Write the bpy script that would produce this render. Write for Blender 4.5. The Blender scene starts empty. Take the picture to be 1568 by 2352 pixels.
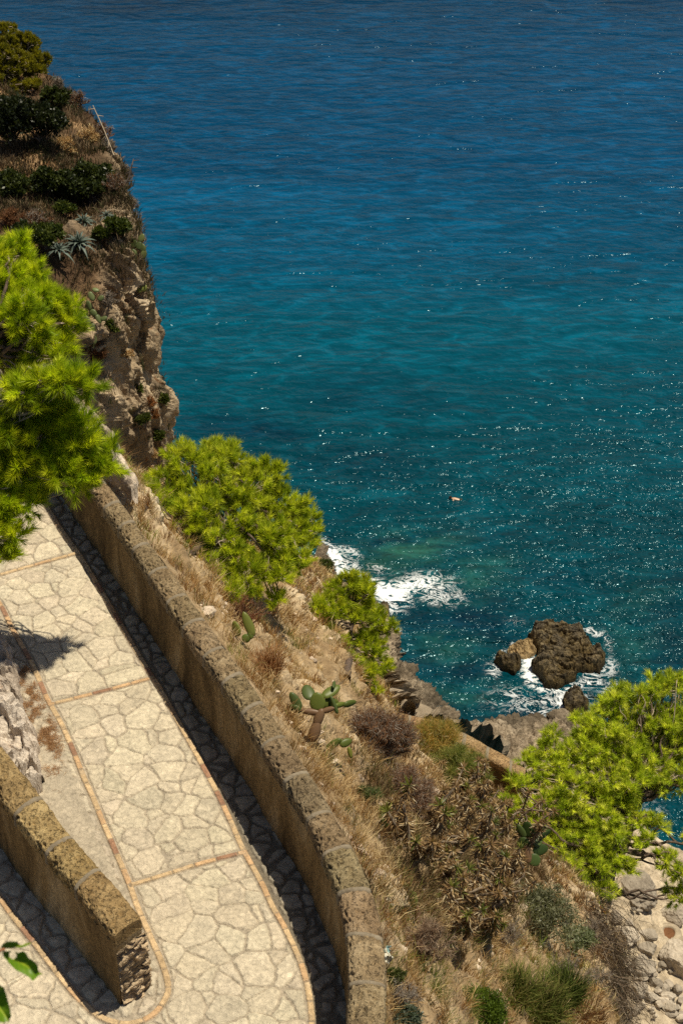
import bpy, math, random
import numpy as np
from mathutils import Vector
from mathutils.bvhtree import BVHTree
R = math.radians
random.seed(7)
rng = np.random.default_rng(11)
scene = bpy.context.scene
COL = scene.collection

# ------------------------------------------------------------------ camera
CAMZ = 45.0; PITCH = 35.0
FPX = 3620.0                      # focal length in pixels of a 1568 x 2352 view
cam_d = bpy.data.cameras.new('camera'); cam = bpy.data.objects.new('camera', cam_d); COL.objects.link(cam)
cam.location = (0, 0, CAMZ); cam.rotation_euler = (R(90 - PITCH), 0, 0)
cam_d.sensor_fit = 'VERTICAL'; cam_d.sensor_height = 36.0; cam_d.lens = FPX * 36.0 / 2352.0
cam_d.clip_start = 0.1; cam_d.clip_end = 9000
cam_d.dof.use_dof = True; cam_d.dof.focus_distance = 20.0
cam_d.dof.aperture_fstop = (cam_d.lens / 1000) / 0.0045
scene.camera = cam

# ------------------------------------------------------------------ world, sun, exposure
SUN = np.array([0.30, 0.125, 1.0]); SUN /= np.linalg.norm(SUN)
world = bpy.data.worlds.new('World'); scene.world = world; world.use_nodes = True
wn = world.node_tree; wn.nodes.clear()
sky = wn.nodes.new('ShaderNodeTexSky'); sky.sky_type = 'NISHITA'; sky.sun_disc = False
sky.dust_density = 1.6; sky.ozone_density = .6
sky.sun_elevation = math.asin(SUN[2]); sky.sun_rotation = math.atan2(SUN[0], SUN[1])
bg = wn.nodes.new('ShaderNodeBackground'); bg.inputs['Strength'].default_value = 0.05
wo = wn.nodes.new('ShaderNodeOutputWorld')
wn.links.new(sky.outputs[0], bg.inputs[0]); wn.links.new(bg.outputs[0], wo.inputs[0])
sl = bpy.data.lights.new('sun', 'SUN'); sl.energy = 4.9; sl.angle = R(0.55); sl.color = (1.0, 0.91, 0.73)
so = bpy.data.objects.new('sun', sl); COL.objects.link(so); so.location = (10, 5, 80)
so.rotation_euler = Vector(SUN).to_track_quat('Z', 'Y').to_euler()
scene.view_settings.view_transform = 'Standard'; scene.view_settings.look = 'None'
scene.view_settings.exposure = 0.08; scene.view_settings.gamma = 1.0
scene.cycles.max_bounces = 6; scene.cycles.diffuse_bounces = 3; scene.cycles.glossy_bounces = 3
scene.cycles.transmission_bounces = 4
scene.cycles.sample_clamp_indirect = 6.0
scene.cycles.use_denoising = False

# ------------------------------------------------------------------ geometry of the view
SP, CP = math.sin(R(PITCH)), math.cos(R(PITCH))
def ray(px, py):
    u = (px - 784.0) / FPX; v = (py - 1176.0) / FPX
    return np.array([u, CP - v * SP, -(SP + v * CP)])
SEA = -28.0; KS = (CAMZ - SEA) / CAMZ     # sea level; below 20 m the heights in the tables are stretched down to it
def P(px, py, z=0.0):             # point of the view at a given height
    z = z if z >= 20 else 20 - (20 - z) * (20 - SEA) / 20
    r = ray(px, py); return np.array([0, 0, CAMZ]) + r * ((CAMZ - z) / -r[2])
def Q(px, py, d):                 # point of the view at a given depth
    return np.array([0, 0, CAMZ]) + ray(px, py) * d
def to_px(p):
    p = np.asarray(p, float); rel = p - np.array([0, 0, CAMZ])
    d = rel[..., 1] * CP - rel[..., 2] * SP; up = rel[..., 1] * SP + rel[..., 2] * CP
    return 784 + rel[..., 0] / d * FPX, 1176 - up / d * FPX, d

# ------------------------------------------------------------------ noise
def _h(ix, iy, iz, s):
    with np.errstate(over='ignore'):
        n = (ix.astype(np.uint32) * np.uint32(374761393) + iy.astype(np.uint32) * np.uint32(668265263)
             + iz.astype(np.uint32) * np.uint32(2147483647 - 1274126177) + np.uint32(s * 97 + 13) * np.uint32(3266489917))
        n = (n ^ (n >> np.uint32(13))) * np.uint32(1274126177)
        n = (n ^ (n >> np.uint32(16))) * np.uint32(2246822519)
        n = n ^ (n >> np.uint32(15))
    return n.astype(np.float64) / 4294967295.0
def vnoise(p, s=0):
    i = np.floor(p).astype(np.int64); f = p - i; f = f * f * f * (f * (f * 6 - 15) + 10)
    x, y, z = i[..., 0], i[..., 1], i[..., 2]; o = 0
    for a in (0, 1):
        wa = f[..., 0] if a else 1 - f[..., 0]
        for b in (0, 1):
            wb = f[..., 1] if b else 1 - f[..., 1]
            for c in (0, 1):
                wc = f[..., 2] if c else 1 - f[..., 2]
                o = o + wa * wb * wc * _h(x + a, y + b, z + c, s)
    return o * 2 - 1
def fbm(p, s=0, o=4, g=0.5):
    t = 0; a = 1.0; n = 0
    for k in range(o):
        t = t + a * vnoise(p * (2.03 ** k) + 17.3 * k, s + k); n += a; a *= g
    return t / n
def ridged(p, s=0, o=4):
    t = 0; a = 1.0; n = 0
    for k in range(o):
        t = t + a * (1 - np.abs(vnoise(p * (2.1 ** k) + 9.1 * k, s + k)) * 2); n += a; a *= 0.5
    return t / n
def worley(p, s=0):               # distance to the nearest cell point, cell random
    i = np.floor(p).astype(np.int64); best = np.full(p.shape[:-1], 9.0); sec = best.copy(); cid = np.zeros(p.shape[:-1])
    for a in (-1, 0, 1):
        for b in (-1, 0, 1):
            for c in (-1, 0, 1):
                x, y, z = i[..., 0] + a, i[..., 1] + b, i[..., 2] + c
                q = np.stack([x + _h(x, y, z, s + 1), y + _h(x, y, z, s + 2), z + _h(x, y, z, s + 3)], -1)
                d = np.linalg.norm(p - q, axis=-1); m = d < best
                sec = np.where(m, best, np.minimum(sec, d)); cid = np.where(m, _h(x, y, z, s + 4), cid); best = np.where(m, d, best)
    return best, sec, cid
def sst(a, b, x):
    t = np.clip((x - a) / (b - a), 0, 1); return t * t * (3 - 2 * t)
def crs(pts, n):                  # Catmull-Rom through pts, n samples, even in parameter
    pts = np.asarray(pts, float); k = len(pts)
    if k == 2:
        t = np.linspace(0, 1, n)[:, None]; return pts[0] * (1 - t) + pts[1] * t
    e = np.concatenate([[2 * pts[0] - pts[1]], pts, [2 * pts[-1] - pts[-2]]])
    t = np.linspace(0, k - 1 - 1e-9, n); i = t.astype(int); f = (t - i).reshape((-1,) + (1,) * (pts.ndim - 1))
    a, b, c, d = e[i], e[i + 1], e[i + 2], e[i + 3]
    return 0.5 * (2 * b + (c - a) * f + (2 * a - 5 * b + 4 * c - d) * f * f + (3 * b - a - 3 * c + d) * f ** 3)
def even(pts, step):              # evenly spaced points along a polyline
    pts = np.asarray(pts, float); d = np.r_[0, np.cumsum(np.linalg.norm(np.diff(pts, axis=0), axis=1))]
    n = max(2, int(round(d[-1] / step)) + 1); t = np.linspace(0, d[-1], n)
    return np.stack([np.interp(t, d, pts[:, j]) for j in range(pts.shape[1])], 1), t

# ------------------------------------------------------------------ materials
def nodes(name):
    m = bpy.data.materials.new(name); m.use_nodes = True; nt = m.node_tree
    b = nt.nodes['Principled BSDF']
    return m, nt, b
def N(nt, t, **kw):
    n = nt.nodes.new(t)
    for k, v in kw.items(): setattr(n, k, v)
    return n
def ramp(nt, src, stops, interp='LINEAR'):
    r = nt.nodes.new('ShaderNodeValToRGB'); cr = r.color_ramp; cr.interpolation = interp
    while len(cr.elements) < len(stops): cr.elements.new(0.5)
    for e, (p, c) in zip(cr.elements, stops):
        e.position = p; e.color = (c[0], c[1], c[2], 1) if hasattr(c, '__len__') else (c, c, c, 1)
    nt.links.new(src, r.inputs[0]); return r.outputs[0]
def mixc(nt, a, b, f, mode='MIX'):
    m = nt.nodes.new('ShaderNodeMix'); m.data_type = 'RGBA'; m.blend_type = mode; m.clamp_factor = True
    for s, v in ((6, a), (7, b), (0, f)):
        if isinstance(v, bpy.types.NodeSocket): nt.links.new(v, m.inputs[s])
        else: m.inputs[s].default_value = (v[0], v[1], v[2], 1) if hasattr(v, '__len__') else v
    return m.outputs[2]
def tex(nt, kind, scale, stretch=(1, 1, 1), detail=5, rough=0.6, dist=0.0, feature=None):
    g = nt.nodes.new('ShaderNodeNewGeometry'); mp = nt.nodes.new('ShaderNodeMapping'); mp.inputs['Scale'].default_value = stretch
    nt.links.new(g.outputs['Position'], mp.inputs['Vector'])
    if kind == 'noise':
        t = nt.nodes.new('ShaderNodeTexNoise'); t.inputs['Detail'].default_value = detail; t.inputs['Roughness'].default_value = rough
        t.inputs['Distortion'].default_value = dist
    else:
        t = nt.nodes.new('ShaderNodeTexVoronoi')
        if feature: t.feature = feature
    t.inputs['Scale'].default_value = scale
    nt.links.new(mp.outputs[0], t.inputs['Vector']); return t
def bump(nt, b, h, dist, strength=1.0, normal=None):
    n = nt.nodes.new('ShaderNodeBump'); n.inputs['Distance'].default_value = dist; n.inputs['Strength'].default_value = strength
    nt.links.new(h, n.inputs['Height'])
    if normal: nt.links.new(normal, n.inputs['Normal'])
    if b is not None: nt.links.new(n.outputs[0], b.inputs['Normal'])
    return n.outputs[0]
def attr(nt, name):
    a = nt.nodes.new('ShaderNodeAttribute'); a.attribute_name = name; return a
def rock_mat(name, stops, sc=1.2, stretch=(1, 1, 1), bsc=6.0, bd=0.05, tint=None, rough=0.92, speck=None, dot=0.5):
    m, nt, b = nodes(name)
    c = ramp(nt, tex(nt, 'noise', sc, stretch, 6, 0.68, 0.4).outputs[0], stops)
    f = tex(nt, 'noise', bsc, stretch, 9, 0.7, 0.3)
    c = mixc(nt, c, ramp(nt, f.outputs[0], [(0.3, 0.55), (0.62, 1.25)]), 0.55, 'MULTIPLY')
    if speck is not None:
        c = mixc(nt, c, speck[0], ramp(nt, tex(nt, 'noise', speck[1], (1, 1, 1), 5, 0.7, 0.8).outputs[0], [(speck[2], 0), (speck[2] + 0.08, 1)]))
    if tint: c = mixc(nt, c, attr(nt, 'Col').outputs[0], 1.0, 'MULTIPLY')
    nt.links.new(c, b.inputs['Base Color']); b.inputs['Roughness'].default_value = rough
    b.inputs['Specular IOR Level'].default_value = 0.2
    bump(nt, b, f.outputs[0], bd, 1.0)
    return m
def leaf_mat(name, trans=0.35, gloss=0.0, rough=0.5, tcol=(1.1, 1.15, 0.5)):
    m, nt, b = nodes(name); out = nt.nodes['Material Output']
    a = attr(nt, 'Col'); nt.links.new(a.outputs[0], b.inputs['Base Color'])
    b.inputs['Roughness'].default_value = rough; b.inputs['Specular IOR Level'].default_value = gloss
    if trans > 0:
        t = nt.nodes.new('ShaderNodeBsdfTranslucent'); nt.links.new(mixc(nt, a.outputs[0], tcol, 1.0, 'MULTIPLY'), t.inputs[0])
        mx = nt.nodes.new('ShaderNodeMixShader'); mx.inputs[0].default_value = trans
        nt.links.new(b.outputs[0], mx.inputs[1]); nt.links.new(t.outputs[0], mx.inputs[2]); nt.links.new(mx.outputs[0], out.inputs[0])
    return m
M = {}
M['needles'] = leaf_mat('needles', 0.45, 0.3, 0.45)
M['leaf'] = leaf_mat('leaf', 0.3, 0.3, 0.4)
M['dry'] = leaf_mat('dry_stems', 0.25, 0.1, 0.8, (1, .9, .7))
M['twig'] = leaf_mat('twig', 0.0, 0.1, 0.9)
M['bark'] = rock_mat('bark', [(0.3, (.05, .035, .025)), (0.6, (.16, .115, .085)), (0.8, (.26, .21, .17))], 9, (1, 1, .4), 30, .02)
M['limestone'] = rock_mat('limestone', [(0.3, (.20, .155, .11)), (0.5, (.38, .31, .235)), (0.7, (.56, .48, .38))], 1.6, (1, 1, 1), 7, .06, tint=True, speck=((.30, .19, .11), 2.2, .58))
M['cliff'] = rock_mat('cliff_rock', [(0.28, (.17, .13, .09)), (0.45, (.34, .27, .19)), (0.6, (.52, .43, .32)), (0.78, (.66, .57, .44))], .9, (1, 1, .45), 2.6, .22, tint=True, speck=((.20, .10, .045), .8, .60))
M['shore'] = rock_mat('shore_rock', [(0.3, (.18, .145, .10)), (0.5, (.34, .28, .205)), (0.72, (.54, .46, .35))], .8, (1, 1, 1), 2.4, .22, tint=True)
M['beach'] = rock_mat('beach_rock', [(0.3, (.42, .35, .26)), (0.6, (.54, .46, .36)), (0.8, (.62, .55, .45))], .5, (1, 1, 1), 3.0, .05, tint=True)
M['boulder'] = rock_mat('boulder_rock', [(0.3, (.26, .22, .175)), (0.55, (.41, .36, .29)), (0.8, (.54, .48, .40))], .9, (1, 1, 1), 5.0, .05, tint=True)
M['islet'] = rock_mat('islet_rock', [(0.3, (.030, .025, .017)), (0.45, (.075, .058, .034)), (0.6, (.145, .108, .052)), (0.78, (.25, .21, .155))], 1.3, (1, 1, 1), 4.5, .15, tint=True, rough=0.6)
M['soil'] = rock_mat('hill_soil', [(0.28, (.19, .13, .07)), (0.5, (.33, .25, .15)), (0.7, (.52, .43, .30))], 2.2, (1, 1, 1), 9, .05, tint=True)
M['scrub_soil'] = rock_mat('scrub_soil', [(0.28, (.06, .04, .022)), (0.5, (.13, .085, .045)), (0.72, (.24, .165, .09))], .8, (1, 1, 1), 4, .12, tint=True)
M['tuff'] = rock_mat('tuff', [(0.3, (.165, .115, .062)), (0.5, (.275, .20, .11)), (0.7, (.39, .30, .18))], 5.5, (1, 1, 1), 38, .022, tint=True)
M['mortar'] = rock_mat('mortar', [(0.3, (.17, .135, .09)), (0.7, (.27, .225, .16))], 7, (1, 1, 1), 70, .006)
def tuff_mat():
    m = M['tuff']; nt = m.node_tree; b = nt.nodes['Principled BSDF']; n0 = b.inputs['Normal'].links[0].from_socket
    pits = ramp(nt, tex(nt, 'noise', 27, (1, 1, 1), 3, .55, .5).outputs[0], [(.36, 0), (.44, 1)]); gr = ramp(nt, tex(nt, 'noise', 75, (1, 1, 1), 4, .7).outputs[0], [(.35, .45), (.6, 1.2)])
    c0 = b.inputs['Base Color'].links[0].from_socket; nt.links.new(mixc(nt, c0, gr, .7, 'MULTIPLY'), b.inputs['Base Color'])
    bump(nt, b, pits, .02, 1.0, n0)
tuff_mat()
def wall_mat():
    m, nt, b = nodes('old_render')
    big = tex(nt, 'noise', 1.7, (1, 1, .3), 6, .65, .5); fine = tex(nt, 'noise', 26, (1, 1, 1), 7, .75)
    c = ramp(nt, big.outputs[0], [(.28, (.07, .046, .022)), (.42, (.14, .094, .044)), (.53, (.25, .17, .08)), (.66, (.38, .29, .17))])
    c = mixc(nt, c, ramp(nt, fine.outputs[0], [(.35, .4), (.65, 1.4)]), .7, 'MULTIPLY')
    st = tex(nt, 'noise', 3.0, (1, 1, .12), 5, .7, .3)
    c = mixc(nt, c, (.045, .03, .017), ramp(nt, st.outputs[0], [(.56, 0), (.72, .75)]))
    nt.links.new(c, b.inputs['Base Color']); b.inputs['Roughness'].default_value = .95; b.inputs['Specular IOR Level'].default_value = .1
    bump(nt, b, fine.outputs[0], .012); return m
M['render'] = wall_mat()
def paving_mat():
    m, nt, b = nodes('stone_paving')
    a = attr(nt, 'Col'); f = tex(nt, 'noise', 22, (1, 1, 1), 8, .72, .6); g = tex(nt, 'noise', 5, (1, 1, 1), 5, .6)
    c = mixc(nt, a.outputs[0], ramp(nt, f.outputs[0], [(.3, .55), (.47, .95), (.66, 1.35)]), .8, 'MULTIPLY')
    c = mixc(nt, c, ramp(nt, g.outputs[0], [(.3, .82), (.65, 1.1)]), .6, 'MULTIPLY')
    nt.links.new(c, b.inputs['Base Color']); b.inputs['Roughness'].default_value = .8; b.inputs['Specular IOR Level'].default_value = .25
    bump(nt, b, f.outputs[0], .03); return m
M['paving'] = paving_mat()
M['concrete'] = rock_mat('concrete', [(0.3, (.42, .36, .27)), (0.7, (.53, .46, .35))], 2.5, (1, 1, 1), 60, .006)

# ------------------------------------------------------------------ object helpers
def grid_faces(nu, nv, off=0, closed_v=False):
    i = np.arange(nu - 1)[:, None]; j = np.arange(nv if closed_v else nv - 1)[None, :]; j2 = (j + 1) % nv
    return np.stack([i * nv + j, i * nv + j2, (i + 1) * nv + j2, (i + 1) * nv + j], -1).reshape(-1, 4) + off
class MB:                          # collects pieces, becomes ONE mesh
    def __init__(s): s.v = []; s.t = []; s.q = []; s.c = []; s.n = 0
    def add(s, v, q=None, t=None, col=(1, 1, 1)):
        v = np.asarray(v, float).reshape(-1, 3)
        if q is not None and len(q): s.q.append(np.asarray(q, np.int64) + s.n)
        if t is not None and len(t): s.t.append(np.asarray(t, np.int64) + s.n)
        c = np.asarray(col, float); c = np.broadcast_to(c, (len(v), 3)) if c.ndim == 1 else c
        s.v.append(v); s.c.append(c); s.n += len(v); return s
def build(name, mb, mat, parent=None, smooth=False, extra=None):
    v = np.concatenate(mb.v).astype(np.float32); c = np.concatenate(mb.c)
    if parent is not None: v = v - np.array(parent['wloc'] if 'wloc' in parent else parent.location, np.float32)
    q = np.concatenate(mb.q) if mb.q else np.zeros((0, 4), np.int64); t = np.concatenate(mb.t) if mb.t else np.zeros((0, 3), np.int64)
    me = bpy.data.meshes.new(name); me.vertices.add(len(v)); me.vertices.foreach_set('co', v.ravel())
    li = np.concatenate([q.ravel(), t.ravel()]).astype(np.int32); me.loops.add(len(li)); me.loops.foreach_set('vertex_index', li)
    tot = np.r_[np.full(len(q), 4), np.full(len(t), 3)].astype(np.int32); me.polygons.add(len(tot))
    me.polygons.foreach_set('loop_start', np.r_[0, np.cumsum(tot)[:-1]].astype(np.int32)); me.polygons.foreach_set('loop_total', tot)
    me.polygons.foreach_set('use_smooth', np.full(len(tot), smooth))
    me.update(calc_edges=True)
    a = me.color_attributes.new('Col', 'FLOAT_COLOR', 'POINT')
    a.data.foreach_set('color', np.concatenate([c, np.ones((len(c), 1))], 1).astype(np.float32).ravel())
    for k, d in (extra or {}).items():
        e = me.attributes.new(k, 'FLOAT', 'POINT'); e.data.foreach_set('value', d.astype(np.float32).ravel())
    if mat is not None: me.materials.append(mat)
    o = bpy.data.objects.new(name, me); COL.objects.link(o)
    if parent is not None: o.parent = parent
    return o
def thing(name, label, cat, loc, group=None):
    o = bpy.data.objects.new(name, None); COL.objects.link(o); o.location = [float(x) for x in loc]
    o.empty_display_size = .2; o['label'] = label; o['category'] = cat
    if group: o['group'] = group
    return o
def tag(o, label, cat, group=None, kind=None):
    if label: o['label'] = label
    if cat: o['category'] = cat
    if group: o['group'] = group
    if kind: o['kind'] = kind
    return o
def single(name, mb, mat, loc, label, cat, group=None, smooth=False, kind=None):   # a thing that is one mesh, origin at loc
    class _L(dict): location = tuple(float(x) for x in loc)
    o = build(name, mb, mat, None, smooth)
    me = o.data; co = np.empty(len(me.vertices) * 3, np.float32); me.vertices.foreach_get('co', co)
    co = co.reshape(-1, 3) - np.array(loc, np.float32); me.vertices.foreach_set('co', co.ravel()); me.update()
    o.location = _L.location
    return tag(o, label, cat, group, kind)
def unit(v): return v / (np.linalg.norm(v, axis=-1, keepdims=True) + 1e-9)
def rdir(n): return unit(rng.normal(size=(n, 3)))
def needles(mb, base, d, L, W, col):   # one thin triangle each
    n = len(base); s = unit(np.cross(d, rdir(n))) * (np.asarray(W).reshape(-1, 1) / 2)
    v = np.stack([base - s, base + s, base + d * np.asarray(L).reshape(-1, 1)], 1).reshape(-1, 3)
    mb.add(v, t=np.arange(3 * n).reshape(-1, 3), col=np.repeat(col, 3, 0))
def blades(mb, base, d, L, W, col, droop=0.3):   # two-segment grass blade
    n = len(base); L = np.asarray(L).reshape(-1, 1); s = unit(np.cross(d, rdir(n))) * (np.asarray(W).reshape(-1, 1) / 2)
    side = unit(rdir(n) * [1, 1, 0] + [1e-5, 0, 0]); m = base + d * L * .55; e = base + d * L + (side * .6 - [0, 0, .5]) * L * droop
    v = np.stack([base - s, base + s, m + s * .8, m - s * .8, e], 1).reshape(-1, 3); k = np.arange(n)[:, None] * 5
    mb.add(v, q=k + [0, 1, 2, 3], t=k + [3, 2, 4], col=np.repeat(col, 5, 0))
def leaves(mb, base, d, L, W, col):    # diamond leaf
    n = len(base); L = np.asarray(L).reshape(-1, 1); s = unit(np.cross(d, rdir(n))) * (np.asarray(W).reshape(-1, 1) / 2)
    v = np.stack([base, base + d * L * .5 + s, base + d * L, base + d * L * .5 - s], 1).reshape(-1, 3); k = np.arange(n)[:, None] * 4
    mb.add(v, q=k + [0, 1, 2, 3], col=np.repeat(col, 4, 0))
def tube(mb, pts, rad, seg=6, col=(1, 1, 1)):
    pts = np.asarray(pts, float); rad = np.broadcast_to(np.asarray(rad, float), (len(pts),))
    t = unit(np.gradient(pts, axis=0)); a = unit(np.cross(t, [0.31, 0.2, 0.93])); b = np.cross(t, a)
    th = np.linspace(0, 2 * np.pi, seg, endpoint=False)
    v = pts[:, None] + (a[:, None] * np.cos(th)[None, :, None] + b[:, None] * np.sin(th)[None, :, None]) * rad[:, None, None]
    mb.add(v, q=grid_faces(len(pts), seg, 0, True), col=col)
def jit(col, n, a=.2, h=.06):
    c = np.asarray(col, float)[None] * (1 + rng.uniform(-a, a, (n, 1))) * (1 + rng.uniform(-h, h, (n, 3))); return np.clip(c, .002, 1)
def pick(cols, n):
    cols = np.asarray(cols, float); return cols[rng.integers(0, len(cols), n)]
def wobble(a, b, n=6, amp=.08):
    a, b = np.asarray(a, float), np.asarray(b, float); t = np.linspace(0, 1, n)[:, None]; L = np.linalg.norm(b - a)
    return a + (b - a) * t + rng.normal(size=(n, 3)) * amp * L * np.sin(t * np.pi)
def sheet(grid):                  # (nu,nv,3) -> normals
    du = np.gradient(grid, axis=0); dv = np.gradient(grid, axis=1); return unit(np.cross(du, dv))
def loft(cols, nu, nv):
    c = np.array([crs(np.array(k), nv) for k in cols]); return crs(c, nu)

# ------------------------------------------------------------------ sea
def sea():
    xs = np.r_[-4000, -1800, -800, -320, -150, np.arange(-45, 70.01, .28) * KS, 150, 320, 800, 1800, 4000]
    ys = np.r_[-400, -90, 0, 24, np.arange(28, 72, .22) * KS, np.arange(72, 170, .6) * KS, 310, 400, 560, 900, 1800, 4000, 8000]
    X, Y = np.meshgrid(xs, ys, indexing='ij'); p = np.stack([X, Y, np.full_like(X, SEA)], -1)
    px, py, d = to_px(p); ok = d > 5; px = np.where(ok, px, 9e4); py = np.where(ok, py, 9e4)
    def blob(L):
        o = np.zeros_like(X)
        for x, y, rx, ry, s, a in L:
            c, sn = math.cos(R(a)), math.sin(R(a)); dx, dy = px - x, py - y
            o = np.maximum(o, s * np.exp(-(((dx * c + dy * sn) / rx) ** 2 + ((-dx * sn + dy * c) / ry) ** 2)))
        return o
    w = fbm(p * .31, 3, 4) * 26; w2 = fbm(p * .31 + 50, 5, 4) * 18; px = px + w; py = py + w2
    foam = blob([(758, 1285, 22, 40, 1.2, -25), (775, 1315, 34, 16, 1.1, 25), (745, 1262, 22, 10, .8, 0), (815, 1338, 36, 16, 1.0, 25), (800, 1300, 40, 14, .55, 30), (800, 1275, 45, 16, .5, 20), (885, 1362, 55, 26, 1.25, 10), (935, 1345, 60, 22, .9, -12),
                 (860, 1335, 40, 14, .8, 25), (985, 1335, 65, 30, .72, 0), (1010, 1365, 60, 26, .5, 10), (900, 1395, 30, 12, .7, 20), (1040, 1370, 60, 30, .38, 0), (880, 1310, 50, 14, .4, 10), (910, 1440, 20, 40, .35, -30),
                 (1150, 1498, 26, 9, .7, -35), (1185, 1478, 24, 9, .7, -30), (1212, 1515, 16, 16, 1.2, 0), (1218, 1550, 17, 24, 1.2, -20), (1240, 1580, 26, 10, .8, 40),
                 (1275, 1592, 34, 10, .8, 10), (1310, 1582, 40, 14, .75, -15), (1350, 1565, 22, 22, .7, 0), (1385, 1540, 30, 30, .45, 0), (1385, 1480, 14, 44, .4, 0), (1400, 1580, 40, 24, .42, 0), (1150, 1600, 70, 40, .33, 0), (1330, 1610, 60, 30, .38, 0),
                 (1290, 1625, 16, 30, 1.0, 0), (1180, 1590, 40, 16, .55, -10), (1120, 1540, 22, 22, .6, 0), (1200, 1620, 55, 22, .45, -15), (1360, 1455, 26, 12, .6, 30), (1250, 1640, 50, 14, .5, 0), (1310, 1640, 34, 18, .8, 0),
                 (1190, 1430, 40, 14, .3, 0), (1410, 1590, 50, 20, .5, 0), (1250, 1612, 34, 14, .6, 0), (1480, 1870, 60, 60, .3, 0)])
    green = blob([(930, 1265, 120, 45, 1, -8), (860, 1305, 80, 26, 1, 10), (1080, 1330, 120, 60, .6, 0), (1010, 1480, 90, 50, .6, 0), (1060, 1600, 120, 50, .55, 0), (1460, 1480, 90, 120, .4, 0), (1500, 1380, 60, 80, .35, 0)])
    dark = blob([(1110, 1440, 130, 36, 1, 12), (1180, 1640, 150, 44, .85, 0), (560, 985, 170, 26, .8, 4), (800, 1060, 150, 40, .6, 4), (840, 915, 190, 50, .4, 0), (950, 1520, 70, 40, .7, 10), (1250, 1330, 90, 30, .4, 0), (1100, 1225, 120, 22, .35, 0), (1060, 1545, 70, 30, .7, 0),
                 (330, 5, 200, 36, .8, 0), (600, 22, 260, 22, .45, 0), (1480, 8, 160, 30, .6, 0), (1030, 180, 300, 80, .2, 4), (1540, 1500, 60, 120, .55, 0), (960, 1420, 60, 36, .7, 0), (1150, 1380, 60, 30, .6, 0), (880, 1250, 60, 12, .6, -15), (1540, 1330, 70, 30, .4, 0)])
    near = sst(155 * KS, 62 * KS, Y)
    mb = MB(); mb.add(p, q=grid_faces(len(xs), len(ys))[:, ::-1])
    m, nt, b = nodes('sea_water')
    c = ramp(nt, attr(nt, 'near').outputs['Fac'], [(0, (.0001, .031, .078)), (.22, (.0001, .042, .104)), (.5, (.0001, .049, .118)), (.74, (.0001, .057, .116)), (.86, (.0001, .058, .094)), (1, (.0002, .040, .056))])
    big = tex(nt, 'noise', .03, (.35, 1, 1), 4, .6, .4)
    c = mixc(nt, c, ramp(nt, big.outputs[0], [(.35, .82), (.6, 1.1)]), 1.0, 'MULTIPLY')
    mot = tex(nt, 'noise', .6, (.5, 1, 1), 6, .7, .6)
    mod = ramp(nt, mot.outputs[0], [(.35, 0), (.6, 1)])
    g = nt.nodes.new('ShaderNodeMath'); g.operation = 'MULTIPLY'; nt.links.new(attr(nt, 'green').outputs['Fac'], g.inputs[0]); nt.links.new(mod, g.inputs[1])
    c = mixc(nt, c, (.018, .085, .062), g.outputs[0])
    dk = nt.nodes.new('ShaderNodeMath'); dk.operation = 'MULTIPLY'; nt.links.new(attr(nt, 'dark').outputs['Fac'], dk.inputs[0])
    nt.links.new(ramp(nt, tex(nt, 'noise', .22, (.4, 1, 1), 5, .65, .5).outputs[0], [(.35, .25), (.6, 1)]), dk.inputs[1])
    c = mixc(nt, c, (.001, .010, .026), dk.outputs[0])
    cr_ = tex(nt, 'noise', .62, (.42, 1, 1), 5, .62, 1.2)
    c = mixc(nt, c, ramp(nt, cr_.outputs[0], [(.36, .66), (.52, 1.0), (.66, 1.7)]), .8, 'MULTIPLY')  # light crest streaks: sky reflection painted into the water colour
    # foam: lacy near its edge, solid in its middle
    ln = tex(nt, 'noise', 1.0, (.7, 1, 1), 7, .68, 1.4)
    lace = nt.nodes.new('ShaderNodeMath'); lace.operation = 'SUBTRACT'; lace.inputs[1].default_value = .5; nt.links.new(ln.outputs[0], lace.inputs[0])
    ab = nt.nodes.new('ShaderNodeMath'); ab.operation = 'ABSOLUTE'; nt.links.new(lace.outputs[0], ab.inputs[0])
    l2 = nt.nodes.new('ShaderNodeMath'); l2.operation = 'MULTIPLY_ADD'; l2.inputs[1].default_value = -8.5; l2.inputs[2].default_value = .22; nt.links.new(ab.outputs[0], l2.inputs[0])
    fa = nt.nodes.new('ShaderNodeMath'); fa.operation = 'ADD'; nt.links.new(l2.outputs[0], fa.inputs[0]); nt.links.new(attr(nt, 'foam').outputs['Fac'], fa.inputs[1])
    f = ramp(nt, fa.outputs[0], [(.30, 0), (.46, .45), (.85, 1)])
    gate = ramp(nt, attr(nt, 'foam').outputs['Fac'], [(.12, 0), (.32, 1)])
    fm = nt.nodes.new('ShaderNodeMath'); fm.operation = 'MULTIPLY'; nt.links.new(f, fm.inputs[0]); nt.links.new(gate, fm.inputs[1])
    c = mixc(nt, c, (.82, .84, .84), fm.outputs[0])
    nt.links.new(c, b.inputs['Base Color']); b.inputs['IOR'].default_value = 1.33
    nt.links.new(ramp(nt, fm.outputs[0], [(0, .165), (.6, .7)]), b.inputs['Roughness'])
    w1 = tex(nt, 'noise', .26, (.42, 1, 1), 2, .5, .8); w2_ = tex(nt, 'noise', .95, (.5, 1, 1), 3, .55, .5); w3 = tex(nt, 'noise', 1.7, (.95, 1, 1), 2, .5, .3)
    n1 = bump(nt, None, w1.outputs[0], .7); n2 = bump(nt, None, w2_.outputs[0], .62, 1.0, n1)
    ch = ramp(nt, attr(nt, 'chop').outputs['Fac'], [(0, .40), (.5, .68), (1, 1.0)])
    gust = ramp(nt, tex(nt, 'noise', .075, (.5, 1, 1), 3, .6, .6).outputs[0], [(.36, .68), (.6, 1.08)])
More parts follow.
